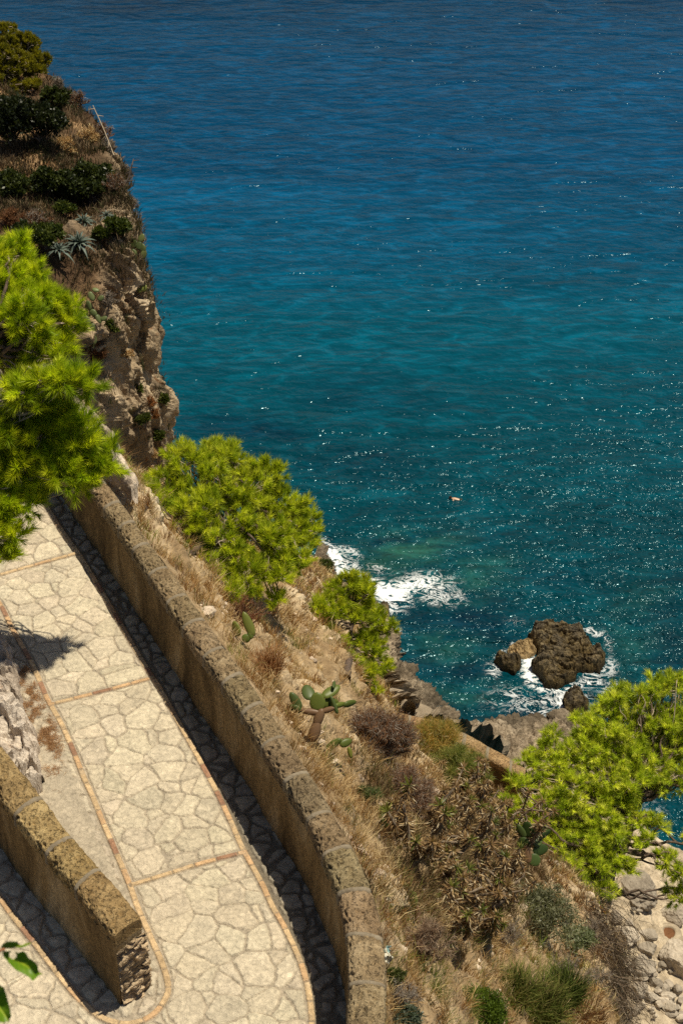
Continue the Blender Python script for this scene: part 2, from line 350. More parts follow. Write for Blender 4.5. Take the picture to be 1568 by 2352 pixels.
    st = nt.nodes.new('ShaderNodeMath'); st.operation = 'MULTIPLY'; nt.links.new(ch, st.inputs[0]); nt.links.new(mixc(nt, gust, (.12, .12, .12), fm.outputs[0]), st.inputs[1]); nt.links.new(st.outputs[0], n2.node.inputs['Strength'])
    n3 = bump(nt, b, w3.outputs[0], .41, 1.0, n2); nt.links.new(st.outputs[0], n3.node.inputs['Strength']); b.inputs['Specular IOR Level'].default_value = .28; b.inputs['Specular Tint'].default_value = (.55, .9, 1, 1)
    o = build('sea', mb, m, None, True, {'foam': foam.ravel(), 'green': green.ravel(), 'dark': dark.ravel(), 'near': near.ravel(), 'chop': sst(850, 1450, py + (px - 784) * .25).ravel()})
    tag(o, None, None, None, 'structure')
    return o
sea()

# ------------------------------------------------------------------ terrain sheets
GR = {}
def terrain(name, grid, mat, col=None, kind='structure', flip=False):
    nu, nv = grid.shape[:2]; f = grid_faces(nu, nv)
    if flip: f = f[:, ::-1]
    mb = MB(); mb.add(grid, q=f, col=np.ones(3) if col is None else col.reshape(-1, 3))
    o = build(name, mb, mat, None, False); tag(o, None, None, None, kind)
    GR[name] = (grid, sheet(grid) * (-1 if flip else 1), BVHTree.FromPolygons([tuple(v) for v in grid.reshape(-1, 3)], [tuple(int(i) for i in q) for q in f]))
    return o
def hit(px, py, names=None):       # where the view ray meets the ground
    o = Vector((0, 0, CAMZ)); d = Vector(ray(px, py)).normalized(); best = None
    for n in (names or GR):
        h = GR[n][2].ray_cast(o, d)
        if h[0] is not None and (best is None or h[3] < best[3]): best = h
    return np.array(best[0]) if best else None
# the near hillside below the upper wall: columns from the wall's foot outward, last points fall to the sea
HC = [
 [(150, 990, 35.3), (185, 1000, 35), (225, 1010, 34.5), (255, 1030, 33.5), (290, 1090, 29), (330, 1160, 20), (380, 1230, 9), (400, 1260, 0)],
 [(232, 1090, 35.3), (262, 1100, 35), (300, 1120, 34.2), (350, 1160, 33), (420, 1200, 29), (480, 1230, 20), (540, 1250, 9), (560, 1270, -.5)],
 [(300, 1195, 35.3), (345, 1210, 34.8), (420, 1235, 33.6), (510, 1260, 31), (590, 1290, 26), (650, 1300, 17), (690, 1290, 7), (715, 1280, -.5)],
 [(375, 1290, 35.3), (430, 1310, 34.7), (520, 1345, 33.4), (610, 1345, 31.6), (680, 1325, 27), (715, 1310, 18), (738, 1300, 8), (748, 1300, -.5)],
 [(440, 1390, 35.3), (500, 1405, 34.6), (580, 1425, 33.2), (650, 1400, 31.4), (710, 1372, 28), (745, 1352, 19), (768, 1345, 8), (780, 1345, -.5)],
 [(515, 1490, 35.3), (570, 1505, 34.5), (640, 1500, 33), (710, 1470, 30.8), (770, 1440, 26), (805, 1425, 17), (840, 1415, 8), (856, 1412, -.5)],
 [(614, 1635, 35.3), (665, 1630, 34.5), (735, 1605, 32.8), (795, 1575, 30.4), (835, 1555, 26), (850, 1550, 18), (862, 1548, 9), (870, 1548, 0)],
 [(690, 1755, 35.3), (735, 1740, 34.5), (790, 1700, 32.8), (850, 1660, 29.6), (895, 1668, 25.8), (925, 1700, 22.6), (945, 1712, 21.9), (965, 1722, 21.7)],
 [(772, 1890, 35.3), (830, 1875, 34.4), (905, 1840, 32.3), (975, 1790, 29.0), (1035, 1790, 25.6), (1066, 1812, 22.4), (1085, 1820, 21.9), (1105, 1826, 21.7)],
 [(845, 2025, 35.3), (900, 2010, 34.3), (980, 1985, 32.0), (1060, 1950, 29.0), (1120, 1915, 25.8), (1158, 1898, 22.6), (1180, 1892, 21.9), (1205, 1888, 21.7)],
 [(876, 2150, 35.3), (940, 2130, 34.2), (1040, 2090, 31.9), (1140, 2045, 29.0), (1220, 1990, 25.8), (1275, 1940, 22.2), (1295, 1920, 21.3), (1320, 1900, 20.0)],
 [(882, 2250, 35.3), (945, 2235, 34.2), (1055, 2200, 32.1), (1165, 2150, 29.4), (1265, 2100, 26.6), (1345, 2070, 23.8), (1362, 2090, 16), (1380, 2120, 3)],
 [(880, 2360, 35.3), (950, 2340, 34.2), (1070, 2300, 32.2), (1190, 2250, 29.6), (1310, 2200, 26.8), (1398, 2170, 24.2), (1400, 2280, 16), (1400, 2400, 2)],
 [(876, 2480, 35.3), (960, 2450, 34.3), (1090, 2410, 32.5), (1210, 2380, 30.2), (1320, 2350, 28.0), (1405, 2330, 25.6), (1400, 2440, 16), (1390, 2700, 2)],
 [(872, 2640, 35.3), (960, 2620, 34.4), (1090, 2600, 32.7), (1210, 2580, 30.6), (1330, 2570, 28.6), (1418, 2540, 26.4), (1420, 2640, 16), (1400, 2900, 2)]]
def hillside():
    g = loft([[P(*q) for q in c] for c in HC], 460, 340); n = sheet(g)
    t = np.linspace(0, 1, g.shape[1])[None, :]
    amp = sst(0, .12, t) * .9 + .1
    a = fbm(g * .9, 1, 5) * .32; wd, ws, wc = worley(g * [2.2, 2.2, 2.2] + fbm(g * 2, 4, 2)[..., None] * .4, 9)
    cr = (wc - .5) * .09 + sst(.0, .12, ws - wd) * .04
    rocky = sst(-.05, .35, fbm(g * .55 + 7, 12, 3) + sst(.35, .8, t) * .35)
    disp = a + cr * (.35 + rocky) + fbm(g * 7, 21, 4) * .05
    g = g + n * np.sign(n[..., 2:3] + 1e-6) * (disp * amp)[..., None]
    soil = np.array([1.0, .92, .82]); rockc = np.array([1.75, 1.8, 1.85])
    col = soil + (rockc - soil) * (rocky * sst(-.2, .25, disp))[..., None]
    terrain('hillside', g, M['soil'], col)
hillside()
# shore rocks: from under the hillside out to the water line
SC = [
 ((690, 1340, 14), (722, 1262)), ((720, 1345, 14), (742, 1285)), ((745, 1360, 14), (757, 1325)), ((775, 1400, 14), (800, 1368)), ((800, 1440, 14), (862, 1402)), ((815, 1490, 16), (880, 1440)),
 ((840, 1550, 17), (888, 1478)), ((860, 1600, 19), (902, 1535)), ((890, 1650, 20), (934, 1560)), ((930, 1668, 20), (966, 1598)), ((975, 1690, 20), (1003, 1628)), ((1030, 1705, 20), (1030, 1655)),
 ((1070, 1725, 20), (1062, 1700)), ((1110, 1745, 20), (1102, 1690)), ((1150, 1780, 20), (1150, 1678)), ((1210, 1800, 20), (1205, 1675)), ((1260, 1830, 19), (1265, 1676)), ((1290, 1860, 17), (1290, 1664)), ((1340, 1900, 13), (1350, 1700)),
 ((1370, 1960, 8), (1420, 1790)), ((1380, 2040, 4), (1452, 1884)), ((1375, 2120, 3), (1505, 1935)), ((1365, 2250, 3), (1570, 1966)), ((1350, 2450, 3), (1660, 2000)), ((1350, 2900, 3), (1900, 2060))]
def shore():
    cols = []
    for A, S in SC:
        a, s = P(*A), P(S[0], S[1], .02); d = s - a; hd = d * [1, 1, 0]; z = a[2] - SEA; top = max(2.4, min(5.5, z))
        m1 = a + hd * .30; m1[2] = SEA + top + (z - top) * .48; m2 = a + hd * .62; m2[2] = SEA + min(top, 3.9) + (5.0 if z > 30 else 0); m3 = a + hd * .88; m3[2] = SEA + 2.1
        e = s + unit(hd) * 2.6; e[2] = SEA - 2.6; cols.append([a, m1, m2, m3, s, e])
    g = loft(cols, 620, 240); n = sheet(g); n = n * np.sign(n[..., 2:3] + 1e-6)
    iu = np.linspace(0, len(SC) - 1, g.shape[0])[:, None]; t = np.linspace(0, 1, g.shape[1])[None, :]
    beach = sst(18.5, 20.5, iu) * sst(1.15, .9, t)
    strat = ridged(g * [.6, 1.5, 2.0], 31, 4) + ridged(g * [1.4, 3.6, 5.0], 36, 3) * .45
    wd, ws, wc = worley(g * [.8, 1.0, 1.0], 40)
    disp = fbm(g * .34, 30, 5) * .8 + strat * .6 + (wc - .5) * .3 + sst(0, .12, ws - wd) * .2 + fbm(g * 2.5, 34, 3) * .2
    g = g + n * (disp * (1 - beach * .75) * (1 - .55 * sst(.82, 1, t)))[..., None]
    wet = sst(1.5, .15, g[..., 2] - SEA)
    base = np.array([1, .96, .9]) * (1 - beach[..., None]) + beach[..., None] * np.array([1.4, 1.38, 1.3])
    col = base * (1 - .62 * wet[..., None] * (1 - .3 * beach[..., None]))
    terrain('rocky_shore', g, M['shore'], col)
shore()

# ------------------------------------------------------------------ headland
RIDGE = [(-260, 120, 70), (-120, 135, 68), (0, 150, 66), (70, 165, 64.5), (106, 180, 64), (145, 204, 62.5), (190, 247, 60), (222, 296, 58), (252, 358, 55.5), (273, 428, 53.5), (296, 468, 52), (310, 518, 50.5), (322, 570, 49.5),
         (334, 625, 49.6), (346, 700, 49.8), (357, 780, 50.2), (366, 850, 50.6), (372, 925, 51), (364, 985, 51.4), (362, 1050, 51.8), (356, 1120, 52.2), (380, 1300, 53), (410, 1500, 54)]
RIDGE = [(x - (0 if i < 5 else 10 + 1.5 * (i - 5) if i < 14 else 26), y, d) for i, (x, y, d) in enumerate(RIDGE)]
def headland():
    cols = []
    n = len(RIDGE)
    for i, (x, y, d) in enumerate(RIDGE):
        f = i / (n - 1)
        L = (-330 + i * 4, 380 + i * 52, 46 - i * .25) if i < 13 else (-300, 1056 + (i - 12) * 60, 42.8)
        Lp = Q(*L); Sp = Q(x, y, d); pts = []
        for k, t in enumerate((0, .22, .45, .68, .86, 1)):
            q = Lp * (1 - t) + Sp * t; q = q + (np.array([0, -1.6, 1.0]) if i < 12 else np.array([-.3, -2.4, 0.])) * math.sin(t * math.pi) * .9; pts.append(q)
        pts += [Sp + [-.4, 3, -2.5], Sp + [-2, 8, -8], Sp + [-4, 12, -16 if i < 12 else -9]]
        cols.append(pts)
    g = loft(cols, 640, 330); nn = sheet(g); c = np.array([0, 0, CAMZ]) - g; nn = nn * np.sign((nn * c).sum(-1, keepdims=True)); 
    iu = np.linspace(0, n - 1, g.shape[0])[:, None]; t = np.linspace(0, 1, g.shape[1])[None, :]
    rock = sst(9.6, 12.6, iu + fbm(g * .35, 8, 3) * 3.5 + (t * 9 - 4) * .8) * np.ones_like(t)
    wd, ws, wc = worley(g * [1.0, 1.0, .38] + fbm(g * .8, 61, 3)[..., None] * .5, 50); wd2, ws2, wc2 = worley(g * [2.6, 2.6, .8], 55)
    fl = ridged(g * [1.4, 1.4, .22], 70, 4)
    disp = fbm(g * .3, 60, 4) * 1.0 + rock * ((wc - .5) * .75 + fl * .62 + (wc2 - .5) * .2 + ridged(g * [3, 3, 1.0], 72, 3) * .14 + sst(0, .15, ws - wd) * .15) + fbm(g * 3, 66, 4) * .16
    edge = 1 - .35 * sst(.50, .66, t)
    g = g + nn * (disp * edge)[..., None]
    sc = np.array([.20, .15, .10]); dry = np.array([1.3, 1.05, .8])
    m = sst(-.25, .3, fbm(g * .45, 77, 4) + t * .5 - .3)
    soil = np.array([.26, .19, .14]) * (1 - m[..., None]) + np.array([.85, .66, .46]) * m[..., None]
    rk = np.array([1.06, 1.0, .88]); 
    grade = (1 + .25 * fbm(g * .6, 88, 4))[..., None]
    col = (soil * (1 - rock[..., None]) + rk * rock[..., None]) * grade
    terrain('headland', g, M['cliff'], col)
headland()

# ------------------------------------------------------------------ upper path
def WP(L, z=35.0): return np.array([P(x, y, z) for x, y in L])
WIN = [(62, 900), (108, 972), (150, 1035), (190, 1095), (217, 1130), (232, 1157), (267, 1205), (298, 1254), (333, 1305), (369, 1360), (405, 1416), (445, 1477), (488, 1536), (530, 1598), (574, 1665), (610, 1727), (660, 1804), (705, 1881), (744, 1969), (770, 2030), (787, 2090), (797, 2150), (801, 2220), (802, 2290), (797, 2352), (786, 2430), (765, 2520)]
WOUT = [(92, 882), (138, 955), (182, 1020), (222, 1078), (250, 1114), (270, 1141), (306, 1190), (338, 1238), (376, 1288), (414, 1341), (453, 1398), (494, 1456), (536, 1513), (579, 1574), (624, 1640), (664, 1706), (716, 1784), (763, 1863), (812, 1950), (842, 2018), (866, 2090), (878, 2160), (883, 2230), (884, 2290), (880, 2352), (870, 2440), (850, 2540)]
RS = [(60, 1080), (102, 1154), (138, 1213), (185, 1279), (231, 1355), (283, 1444), (333, 1529), (369, 1585), (412, 1663), (448, 1727), (475, 1777), (499, 1822), (528, 1883), (558, 1951), (600, 2028), (624, 2080), (650, 2125), (677, 2180), (698, 2235), (711, 2295), (716, 2352), (712, 2430)]
LS = [(-120, 1230), (-60, 1310), (0, 1388), (30, 1447), (76, 1529), (109, 1605), (142, 1664), (171, 1730), (193, 1786), (213, 1830), (238, 1891), (274, 1975), (298, 2032), (318, 2088), (346, 2152), (371, 2209), (383, 2245), (387, 2273), (379, 2297), (358, 2326), (330, 2344), (298, 2352), (262, 2349), (226, 2334), (201, 2313), (169, 2281), (121, 2221), (77, 2164), (32, 2108), (0, 2064), (-60, 1990), (-120, 1920)]
CR = [[(-80, 1345), (13, 1318), (90, 1296), (172, 1273)], [(125, 1617), (200, 1598), (270, 1580), (350, 1558)], [(302, 2034), (380, 2010), (470, 1982), (560, 1959)]]
def seg_dist(p, L):               # distance to polyline, arc position
    best = np.full(len(p), 99.); arc = np.zeros(len(p)); s0 = 0
    for a, b in zip(L[:-1], L[1:]):
        ab = b - a; l = np.linalg.norm(ab); t = np.clip(((p - a) @ ab) / l ** 2, 0, 1); d = np.linalg.norm(p - a - t[:, None] * ab, axis=1)
        m = d < best; best = np.where(m, d, best); arc = np.where(m, s0 + t * l, arc); s0 += l
    return best, arc
def inside(p, poly):
    r = np.zeros(len(p), bool); n = len(poly)
    for i in range(n):
        a, b = poly[i], poly[(i + 1) % n]
        m = (a[1] > p[:, 1]) != (b[1] > p[:, 1]); x = (b[0] - a[0]) * (p[:, 1] - a[1]) / (b[1] - a[1] + 1e-12) + a[0]
        r ^= m & (p[:, 0] < x)
    return r
def path():
    step = .0075
    x = np.arange(-4.6, .95, step); y = np.arange(6.6, 15.6, step); X, Y = np.meshgrid(x, y, indexing='ij'); nx, ny = X.shape
    win = crs(WP(WIN)[:, :2], 120); ls = crs(WP(LS)[:, :2], 260); rs = crs(WP(RS)[:, :2], 160); crl = [crs(WP(c)[:, :2], 20) for c in CR]
    vis = np.concatenate([WP(WOUT, 35)[:, :2], [[-.2, 6.0], [-4.6, 6.0], [-4.6, 16.5]]])
    # keep what the place needs: left of the wall, a little beyond the view
    P2 = np.stack([X.ravel(), Y.ravel()], 1)
    px, py, _ = to_px(np.c_[P2, np.full(len(P2), 35.)])
    mask = inside(P2, np.concatenate([win + [.05, 0], [[.1, 5.8], [-6, 5.8], [-6, 17]]])) & (px > -110) & (py < 2440) & (py > 1000)
    idx = np.where(mask)[0]; p = P2[idx]; p3 = np.c_[p, np.zeros(len(p))]
    ws = np.stack([fbm(p3 * 6, 1, 3), fbm(p3 * 6 + 40, 2, 3)], 1) * .03 + np.stack([fbm(p3 * 26, 3, 2), fbm(p3 * 26 + 40, 4, 2)], 1) * .008; q = p + ws
    lpoly = np.concatenate([ls, [[-9, ls[-1, 1]], [-9, 15.5]]])      # everything left of / inside the hairpin kerb
    rpoly = np.concatenate([rs, [[3, 6], [3, 17]]])
    reg = np.where(inside(p, lpoly), 1, np.where(inside(p, rpoly), 2, 0))
    # the lower left leg of the hairpin is paved again in big stones, outside the loop
    H = np.full(len(p), 0.); C = np.zeros((len(p), 3))
    sd_l, al = seg_dist(p, ls); sd_r, ar = seg_dist(p, rs); cd = [seg_dist(p, c) for c in crl]
    def seeds(dens, jitter, s, aniso=1.0):
        r = np.random.default_rng(s); pts = []
        a = np.arange(-5.2, 1.4, dens); b = np.arange(6, 16.2, dens * aniso)
        for i in a:
            for j in b: pts.append((i + r.uniform(-jitter, jitter) * dens, j + r.uniform(-jitter, jitter) * dens * aniso))
        pts = np.array(pts); keep = r.random(len(pts)) > .2; return pts[keep]
    for k, (dens, jt, sd, gap, tone) in {0: (.205, .5, 5, .0045, (.60, .515, .375)), 1: (.15, .48, 6, .010, (.52, .445, .33)), 2: (.13, .48, 7, .010, (.37, .32, .24))}.items():  # wall-side cobbles: small dark stones, toned down further to deepen the wall's shadow
        m = reg == k; S = seeds(dens, jt, sd, .80 if k == 0 else 1.0); pq = q[m]; wt = np.random.default_rng(sd + 9).uniform(0, 1, len(S)) ** 2 * dens ** 2 * .55; e = np.zeros(len(pq)); cid = np.zeros(len(pq), int)
        for c0 in range(0, len(pq), 20000):
            D = ((pq[c0:c0 + 20000, None] - S[None]) ** 2).sum(-1) - wt[None]; o = np.argpartition(D, 4, axis=1)[:, :5]; dd = np.take_along_axis(D, o, 1); oo = np.argsort(dd, 1)
            o = np.take_along_axis(o, oo, 1); dd = np.take_along_axis(dd, oo, 1)
            sep = np.linalg.norm(S[o[:, 1:]] - S[o[:, :1]], axis=-1); ee = (dd[:, 1:] - dd[:, :1]) / (2 * sep); kk_ = .0055 if k == 0 else .008; ed = -kk_ * np.log(np.exp(-np.clip(ee, 0, 1) / kk_).sum(1))
            cid[c0:c0 + 20000] = o[:, 0]; e[c0:c0 + 20000] = ed
        bd = sd_l[m] if k == 1 else sd_r[m] if k == 2 else np.minimum(sd_l[m], sd_r[m])
        if k == 0:
            for cdi, _ in cd: bd = np.minimum(bd, cdi[m])
        e = np.minimum(e, bd - .036)
        gv = gap * (1 + 1.6 * (fbm(np.c_[pq, pq[:, :1] * 0] * 4, 80, 2))); r = np.random.default_rng(sd + 50); tone_j = 1 + r.uniform(-.10, .10, (len(S), 1)) + r.uniform(-.012, .012, (len(S), 3))
        rnd = (.045 if k else .02)
        top = sst(-.001, .005 if k == 0 else .012, e - gv); dome = np.sqrt(np.clip(e - gv, 0, rnd) / rnd)
        hz = r.uniform(0, 1, len(S))[cid]
        H[m] = top * (.010 + .004 * hz) + dome * (.004 if k == 0 else .014)
        st = np.array(tone) * tone_j[cid]; mo = np.array((.41, .345, .255)) if k != 2 else np.array((.21, .175, .125))
        C[m] = mo + (st - mo) * sst(.0, 1, top)[:, None]
    H += fbm(p3 * 14, 90, 4) * .006 + fbm(p3 * 3, 91, 2) * .006
    # brick edging and cross bands
    isb = np.zeros(len(p), bool)
    for n_, (d, a) in enumerate([(sd_l, al), (sd_r, ar)] + cd):
        hw = .025 if n_ < 2 else .022; inb = d < hw
        bl = .185; ph = a + fbm(p3 * 2, 95, 1) * .02; kk = np.floor(ph / bl).astype(int); f = ph / bl - kk
        joint = np.minimum(f, 1 - f) * bl; r = np.random.default_rng(200 + n_); tn = r.random(400)[np.abs(kk) % 400]; t2 = r.uniform(.85, 1.12, 400)[np.abs(kk) % 400]
        bc = np.where(tn[:, None] < .13, np.array([[.36, .20, .12]]), np.where(tn[:, None] < .4, np.array([[.60, .39, .21]]), np.array([[.64, .46, .26]]))) * t2[:, None]
        wear = sst(.25, .6, fbm(p3 * 9, 97, 3)); bc = bc * (1 - .35 * wear[:, None]) + np.array([.42, .35, .26]) * .35 * wear[:, None]
        t = sst(0, .004, np.minimum(hw - d, joint - .003)) * inb
        C[inb] = (np.array((.30, .24, .17)) * (1 - t[:, None]) + bc * t[:, None])[inb]; H[inb] = (.004 + .012 * t + fbm(p3 * 30, 99, 2) * .002)[inb]; isb |= inb
    # concrete apron beside the left wall
    ap = WP([(75, 1705), (100, 1692), (135, 1712), (160, 1762), (192, 1850), (225, 1925), (262, 2000), (274, 2050), (262, 2080), (150, 1990), (40, 1850), (60, 1770)])[:, :2]
    apm = inside(p + fbm(p3 * 9, 71, 3)[:, None] * .03, ap); ad = seg_dist(p, np.concatenate([ap, ap[:1]]))[0]
    C[apm & ~isb] = np.array((.47, .40, .295)); H[apm & ~isb] = (.022 + fbm(p3 * 4, 72, 3) * .006)[apm & ~isb]
    Z = np.zeros(nx * ny); Z[idx] = 35 + H; V = np.stack([X.ravel(), Y.ravel(), Z], 1)
    CC = np.zeros((nx * ny, 3)); CC[idx] = C; kb = np.zeros(nx * ny, bool); kb[idx] = isb; ok = np.zeros(nx * ny, bool); ok[idx] = True
    f = grid_faces(nx, ny)[:, ::-1]; f = f[ok[f].all(1)]; fb = kb[f].all(1)
    for nm, ff in (('path', f[~fb]), ('brick_edging', f[fb])):
        u, inv = np.unique(ff, return_inverse=True); mb = MB(); mb.add(V[u], q=inv.reshape(-1, 4), col=CC[u])
        tag(build(nm, mb, M['paving'], None, True), None, None, None, 'structure')
path()

def terrace():
    w = WP(WOUT)[:, :2] * .97 + WP(WIN)[:, :2] * .03; n = 60; e = crs(w, n); l = e.copy(); l[:, 0] = -34; g = np.stack([np.c_[e * (1 - t) + l * t, np.full(n, 34.94 - .3 * t)] for t in np.linspace(0, 1, 40) ** 2], 1)
    d = np.concatenate([np.c_[g[-1, :, :2] - [0, 4], g[-1, :, 2]][None], np.c_[g[-1, :, :2] - [0, 9], g[-1, :, 2] - 2][None]]); g = np.concatenate([g, d]); mb = MB(); mb.add(g, q=grid_faces(*g.shape[:2])); tag(build('terrace_ground', mb, M['soil'], None, True), None, None, None, 'structure')
terrace()
# ------------------------------------------------------------------ walls
def coping_stone(mb, inn, out, h, seed, tint, n_pits, dome=.085, lip=.075):
    # inn, out: two rails (n,3) at the top edge height of the wall body
    n = len(inn); cross = []
    prof = [(-.02, -lip), (-.035, -.03), (-.03, .02)] 
    ts = np.linspace(0, 1, 46); w = np.linalg.norm(out - inn, axis=1).mean()
    ang = np.pi * (1 - ts); hx = .5 - .5 * np.cos(np.pi * ts)
    z = dome * np.sin(np.pi * np.clip(ts, 0, 1)) ** .6
    rows = inn[:, None] + (out - inn)[:, None] * hx[None, :, None]; rows = rows + np.array([0, 0, 1.]) * z[None, :, None]
    lo = inn - [0, 0, lip]; hi = out - [0, 0, lip]
    kl = np.linspace(0, 1, 7)[None, 1:, None]
    left = lo[:, None] * (1 - kl) + rows[:, :1] * kl; right = rows[:, -1:] * (1 - kl) + hi[:, None] * kl
    g = np.concatenate([lo[:, None], left[:, :-1], rows, right], 1); nn = sheet(g); c = g.mean(axis=(0, 1)) - [0, 0, .1]; nn = nn * np.sign(((g - c) * nn).sum(-1, keepdims=True))
    # round the two ends of the block
    L = np.linspace(0, 1, n)[:, None]; end = np.exp(-np.minimum(L, 1 - L) / .03) * .012
    g = g + nn * (fbm(g * 9, seed, 4) * .008 + fbm(g * 40, seed + 1, 2) * .004 - end)[..., None]
    r = np.random.default_rng(seed); flat = g.reshape(-1, 3); nf = nn.reshape(-1, 3); dp = np.zeros(len(flat))
    for k in range(n_pits):
        q = flat[r.integers(len(flat))]; rad = .005 + .017 * r.random() ** 2.6; d2 = np.linalg.norm((flat - q) * r.uniform(.7, 1.3, 3), axis=1) / rad
        dp = np.maximum(dp, rad * 1.5 * np.clip(1 - d2 ** 2, 0, 1) ** .6)
    flat = flat - nf * dp[:, None]; mb.add(flat, q=grid_faces(n, g.shape[1])[:, ::-1], col=tint)
    for e, rev in ((0, False), (n - 1, True)):
        rim = flat.reshape(n, -1, 3)[e]; cc = rim.mean(0); k = len(rim); t = [(i, i + 1, k) if rev else (i + 1, i, k) for i in range(k - 1)] + [((k - 1, 0, k) if rev else (0, k - 1, k))]
        mb.add(np.r_[rim, [cc]], t=t, col=tint)
def rail_pair(a, b, step):
    a = crs(a, 400); b = crs(b, 400); _, t = even(a, .001); d = np.r_[0, np.cumsum(np.linalg.norm(np.diff(a, axis=0), axis=1))]
    n = int(d[-1] / step) + 1; tt = np.linspace(0, d[-1], n)
    return np.stack([np.interp(tt, d, a[:, j]) for j in range(3)], 1), np.stack([np.interp(tt, d, b[:, j]) for j in range(3)], 1)
def wall(name, label, inn, out, top, base, blk, pits, step=.0085, seed=0, end=None, tint=(1, 1, 1)):
    I, O = rail_pair(inn, out, step); root = thing(name, label, 'wall', [*(((I + O) / 2).mean(0)[:2]), base])
    n = len(I); bs = (O - I) * .05; w = MB(); nz = 26
    z = np.linspace(top - .06, base - .15, nz); st = 4; Ib, Ob = (I + bs)[::st], (O - bs)[::st]
    if (n - 1) % st: Ib, Ob = np.r_[Ib, (I + bs)[-1:]], np.r_[Ob, (O - bs)[-1:]]
    gi = np.repeat(Ib[:, None], nz, 1); gi[..., 2] = z; go = np.repeat(Ob[:, None], nz, 1); go[..., 2] = z
    side = unit(Ib - Ob)[:, None]
    rough = fbm(gi * [4, 4, 4], seed + 3, 5)[..., None] * .016 + sst(.6, 1, (top - gi[..., 2:3]) / (top - base)) * .03
    gi = gi + side * rough; go = go - side * fbm(go * 5, seed + 4, 4)[..., None] * .012
    w.add(gi, q=grid_faces(len(Ib), nz)); w.add(go, q=grid_faces(len(Ib), nz)[:, ::-1])
    for e in (0, -1):
        w.add(np.stack([gi[e], go[e]], 0), q=grid_faces(2, nz) if e else grid_faces(2, nz)[:, ::-1])
    w.add(np.stack([gi[:, 0], go[:, 0]], 0), q=grid_faces(2, len(Ib)))
    build('wall_body', w, M['render'], root, True)
    r = np.random.default_rng(seed + 9); i = 0; jn = max(2, int(.016 / step)); It = I.copy(); Ot = O.copy(); It[:, 2] = top; Ot[:, 2] = top; ov = (Ot - It); It -= ov * .03; Ot += ov * .03; k = 0
    while i < n - 8:
        L = int(blk * r.uniform(.86, 1.14) / step); j = min(n - 1, i + L)
        if n - 1 - j < L * .4: j = n - 1
        mb = MB(); dz = r.uniform(-.006, .006); t = np.array(tint) * (1 + r.uniform(-.16, .16)) * (1 + r.uniform(-.04, .04, 3))
        coping_stone(mb, It[i:j + 1] + [0, 0, dz], Ot[i:j + 1] + [0, 0, dz], 0, seed * 100 + k, t, pits); build('coping_stone', mb, M['tuff'], root, True)
        if j < n - 1:
            e = min(n - 1, j + jn + 2); mj = MB(); coping_stone(mj, It[j - 2:e] + [0, 0, -.004], Ot[j - 2:e] + [0, 0, -.004], 0, seed * 100 + k + 50, (1, 1, 1), 0, .088, .07); build('mortar_joint', mj, M['mortar'], root, True)
        i = j + jn; k += 1
    return root
wall('parapet_wall', 'long curving plastered parapet with rounded pitted tuff coping along the sea side of the upper path', WP(WIN, 35.8), WP(WOUT, 35.8), 35.74, 35, .42, 170, seed=1)
LIN = [(-130, 1660), (-60, 1745), (0, 1826), (24, 1858), (97, 1947), (185, 2052), (262, 2148)]
LOUT = [(-75, 1615), (-20, 1682), (24, 1739), (85, 1814), (157, 1911), (242, 2007), (326, 2106)]
lw = wall('parapet_wall', 'short parapet with ochre pitted coping ending in a rubble stone face between the two legs of the hairpin', WP(LIN, 35.8), WP(LOUT, 35.8), 35.74, 35, .46, 240, seed=2, tint=(1.28, 1.22, 1.0))
def end_face():
    a, b = P(262, 2148, 35.8), P(326, 2106, 35.8); d = unit((b - a) * [1, 1, 0]); out = np.array([d[1], -d[0], 0]); W = np.linalg.norm((b - a)[:2])
    u = np.linspace(-.01, W + .01, 60); z = np.linspace(35.66, 34.98, 170); U, Z = np.meshgrid(u, z, indexing='ij'); g = np.array([a[0], a[1], 0]) + d * U[..., None]; g[..., 2] = Z
    q = np.stack([U * 7 + Z * 2.2, Z * 17 - U * 6, U * 0], -1) + fbm(g * 12, 3, 2)[..., None] * .35; wd, ws_, wc = worley(q, 7)
    disp = .012 + sst(.0, .25, ws_ - wd) * (.012 + wc * .03) + fbm(g * 30, 8, 3) * .012; g = g + out * disp[..., None]
    c = np.array([[1.5, 1.35, 1.15]]) * (.6 + .8 * wc[..., None]) * np.where(wc[..., None] > .985, np.array([1.4, .9, .6]), 1.0) * (.75 + .25 * sst(.0, .2, ws_ - wd)[..., None]) 
    mb = MB(); mb.add(g, q=grid_faces(60, 170)[:, ::-1], col=c.reshape(-1, 3)); build('rubble_end_face', mb, M['shore'], lw, False)
end_face()
LWI = [(880, 1668), (930, 1680), (985, 1692), (1030, 1708), (1075, 1730), (1120, 1762), (1160, 1788), (1205, 1812)]
LWO = [(880, 1630), (930, 1640), (985, 1652), (1028, 1668), (1080, 1690), (1120, 1714), (1160, 1736), (1207, 1766)]
wall('parapet_wall', 'distant weathered parapet of the lower bend, above the shore rocks and left of the big pine', np.array([P(x - 4, y + 27, 23.0) for x, y in LWO]), np.array([P(x, y, 23.0) for x, y in LWO]), 22.95, 21.8, .6, 22, step=.02, seed=3, tint=(1.1, 1.0, .88))
LW2I = [(1232, 1822), (1270, 1846), (1315, 1878), (1370, 1925), (1400, 1960)]; LW2O = [(1240, 1790), (1285, 1812), (1335, 1846), (1392, 1893), (1425, 1930)]
wall('parapet_wall', 'low stretch of pale parapet half hidden under the big right-hand pine', np.array([P(x, y + 4, 22.2) for x, y in LW2I]), np.array([P(x, y, 22.2) for x, y in LW2O]), 22.15, 20.4, .6, 14, step=.025, seed=4, tint=(1.35, 1.25, 1.1))
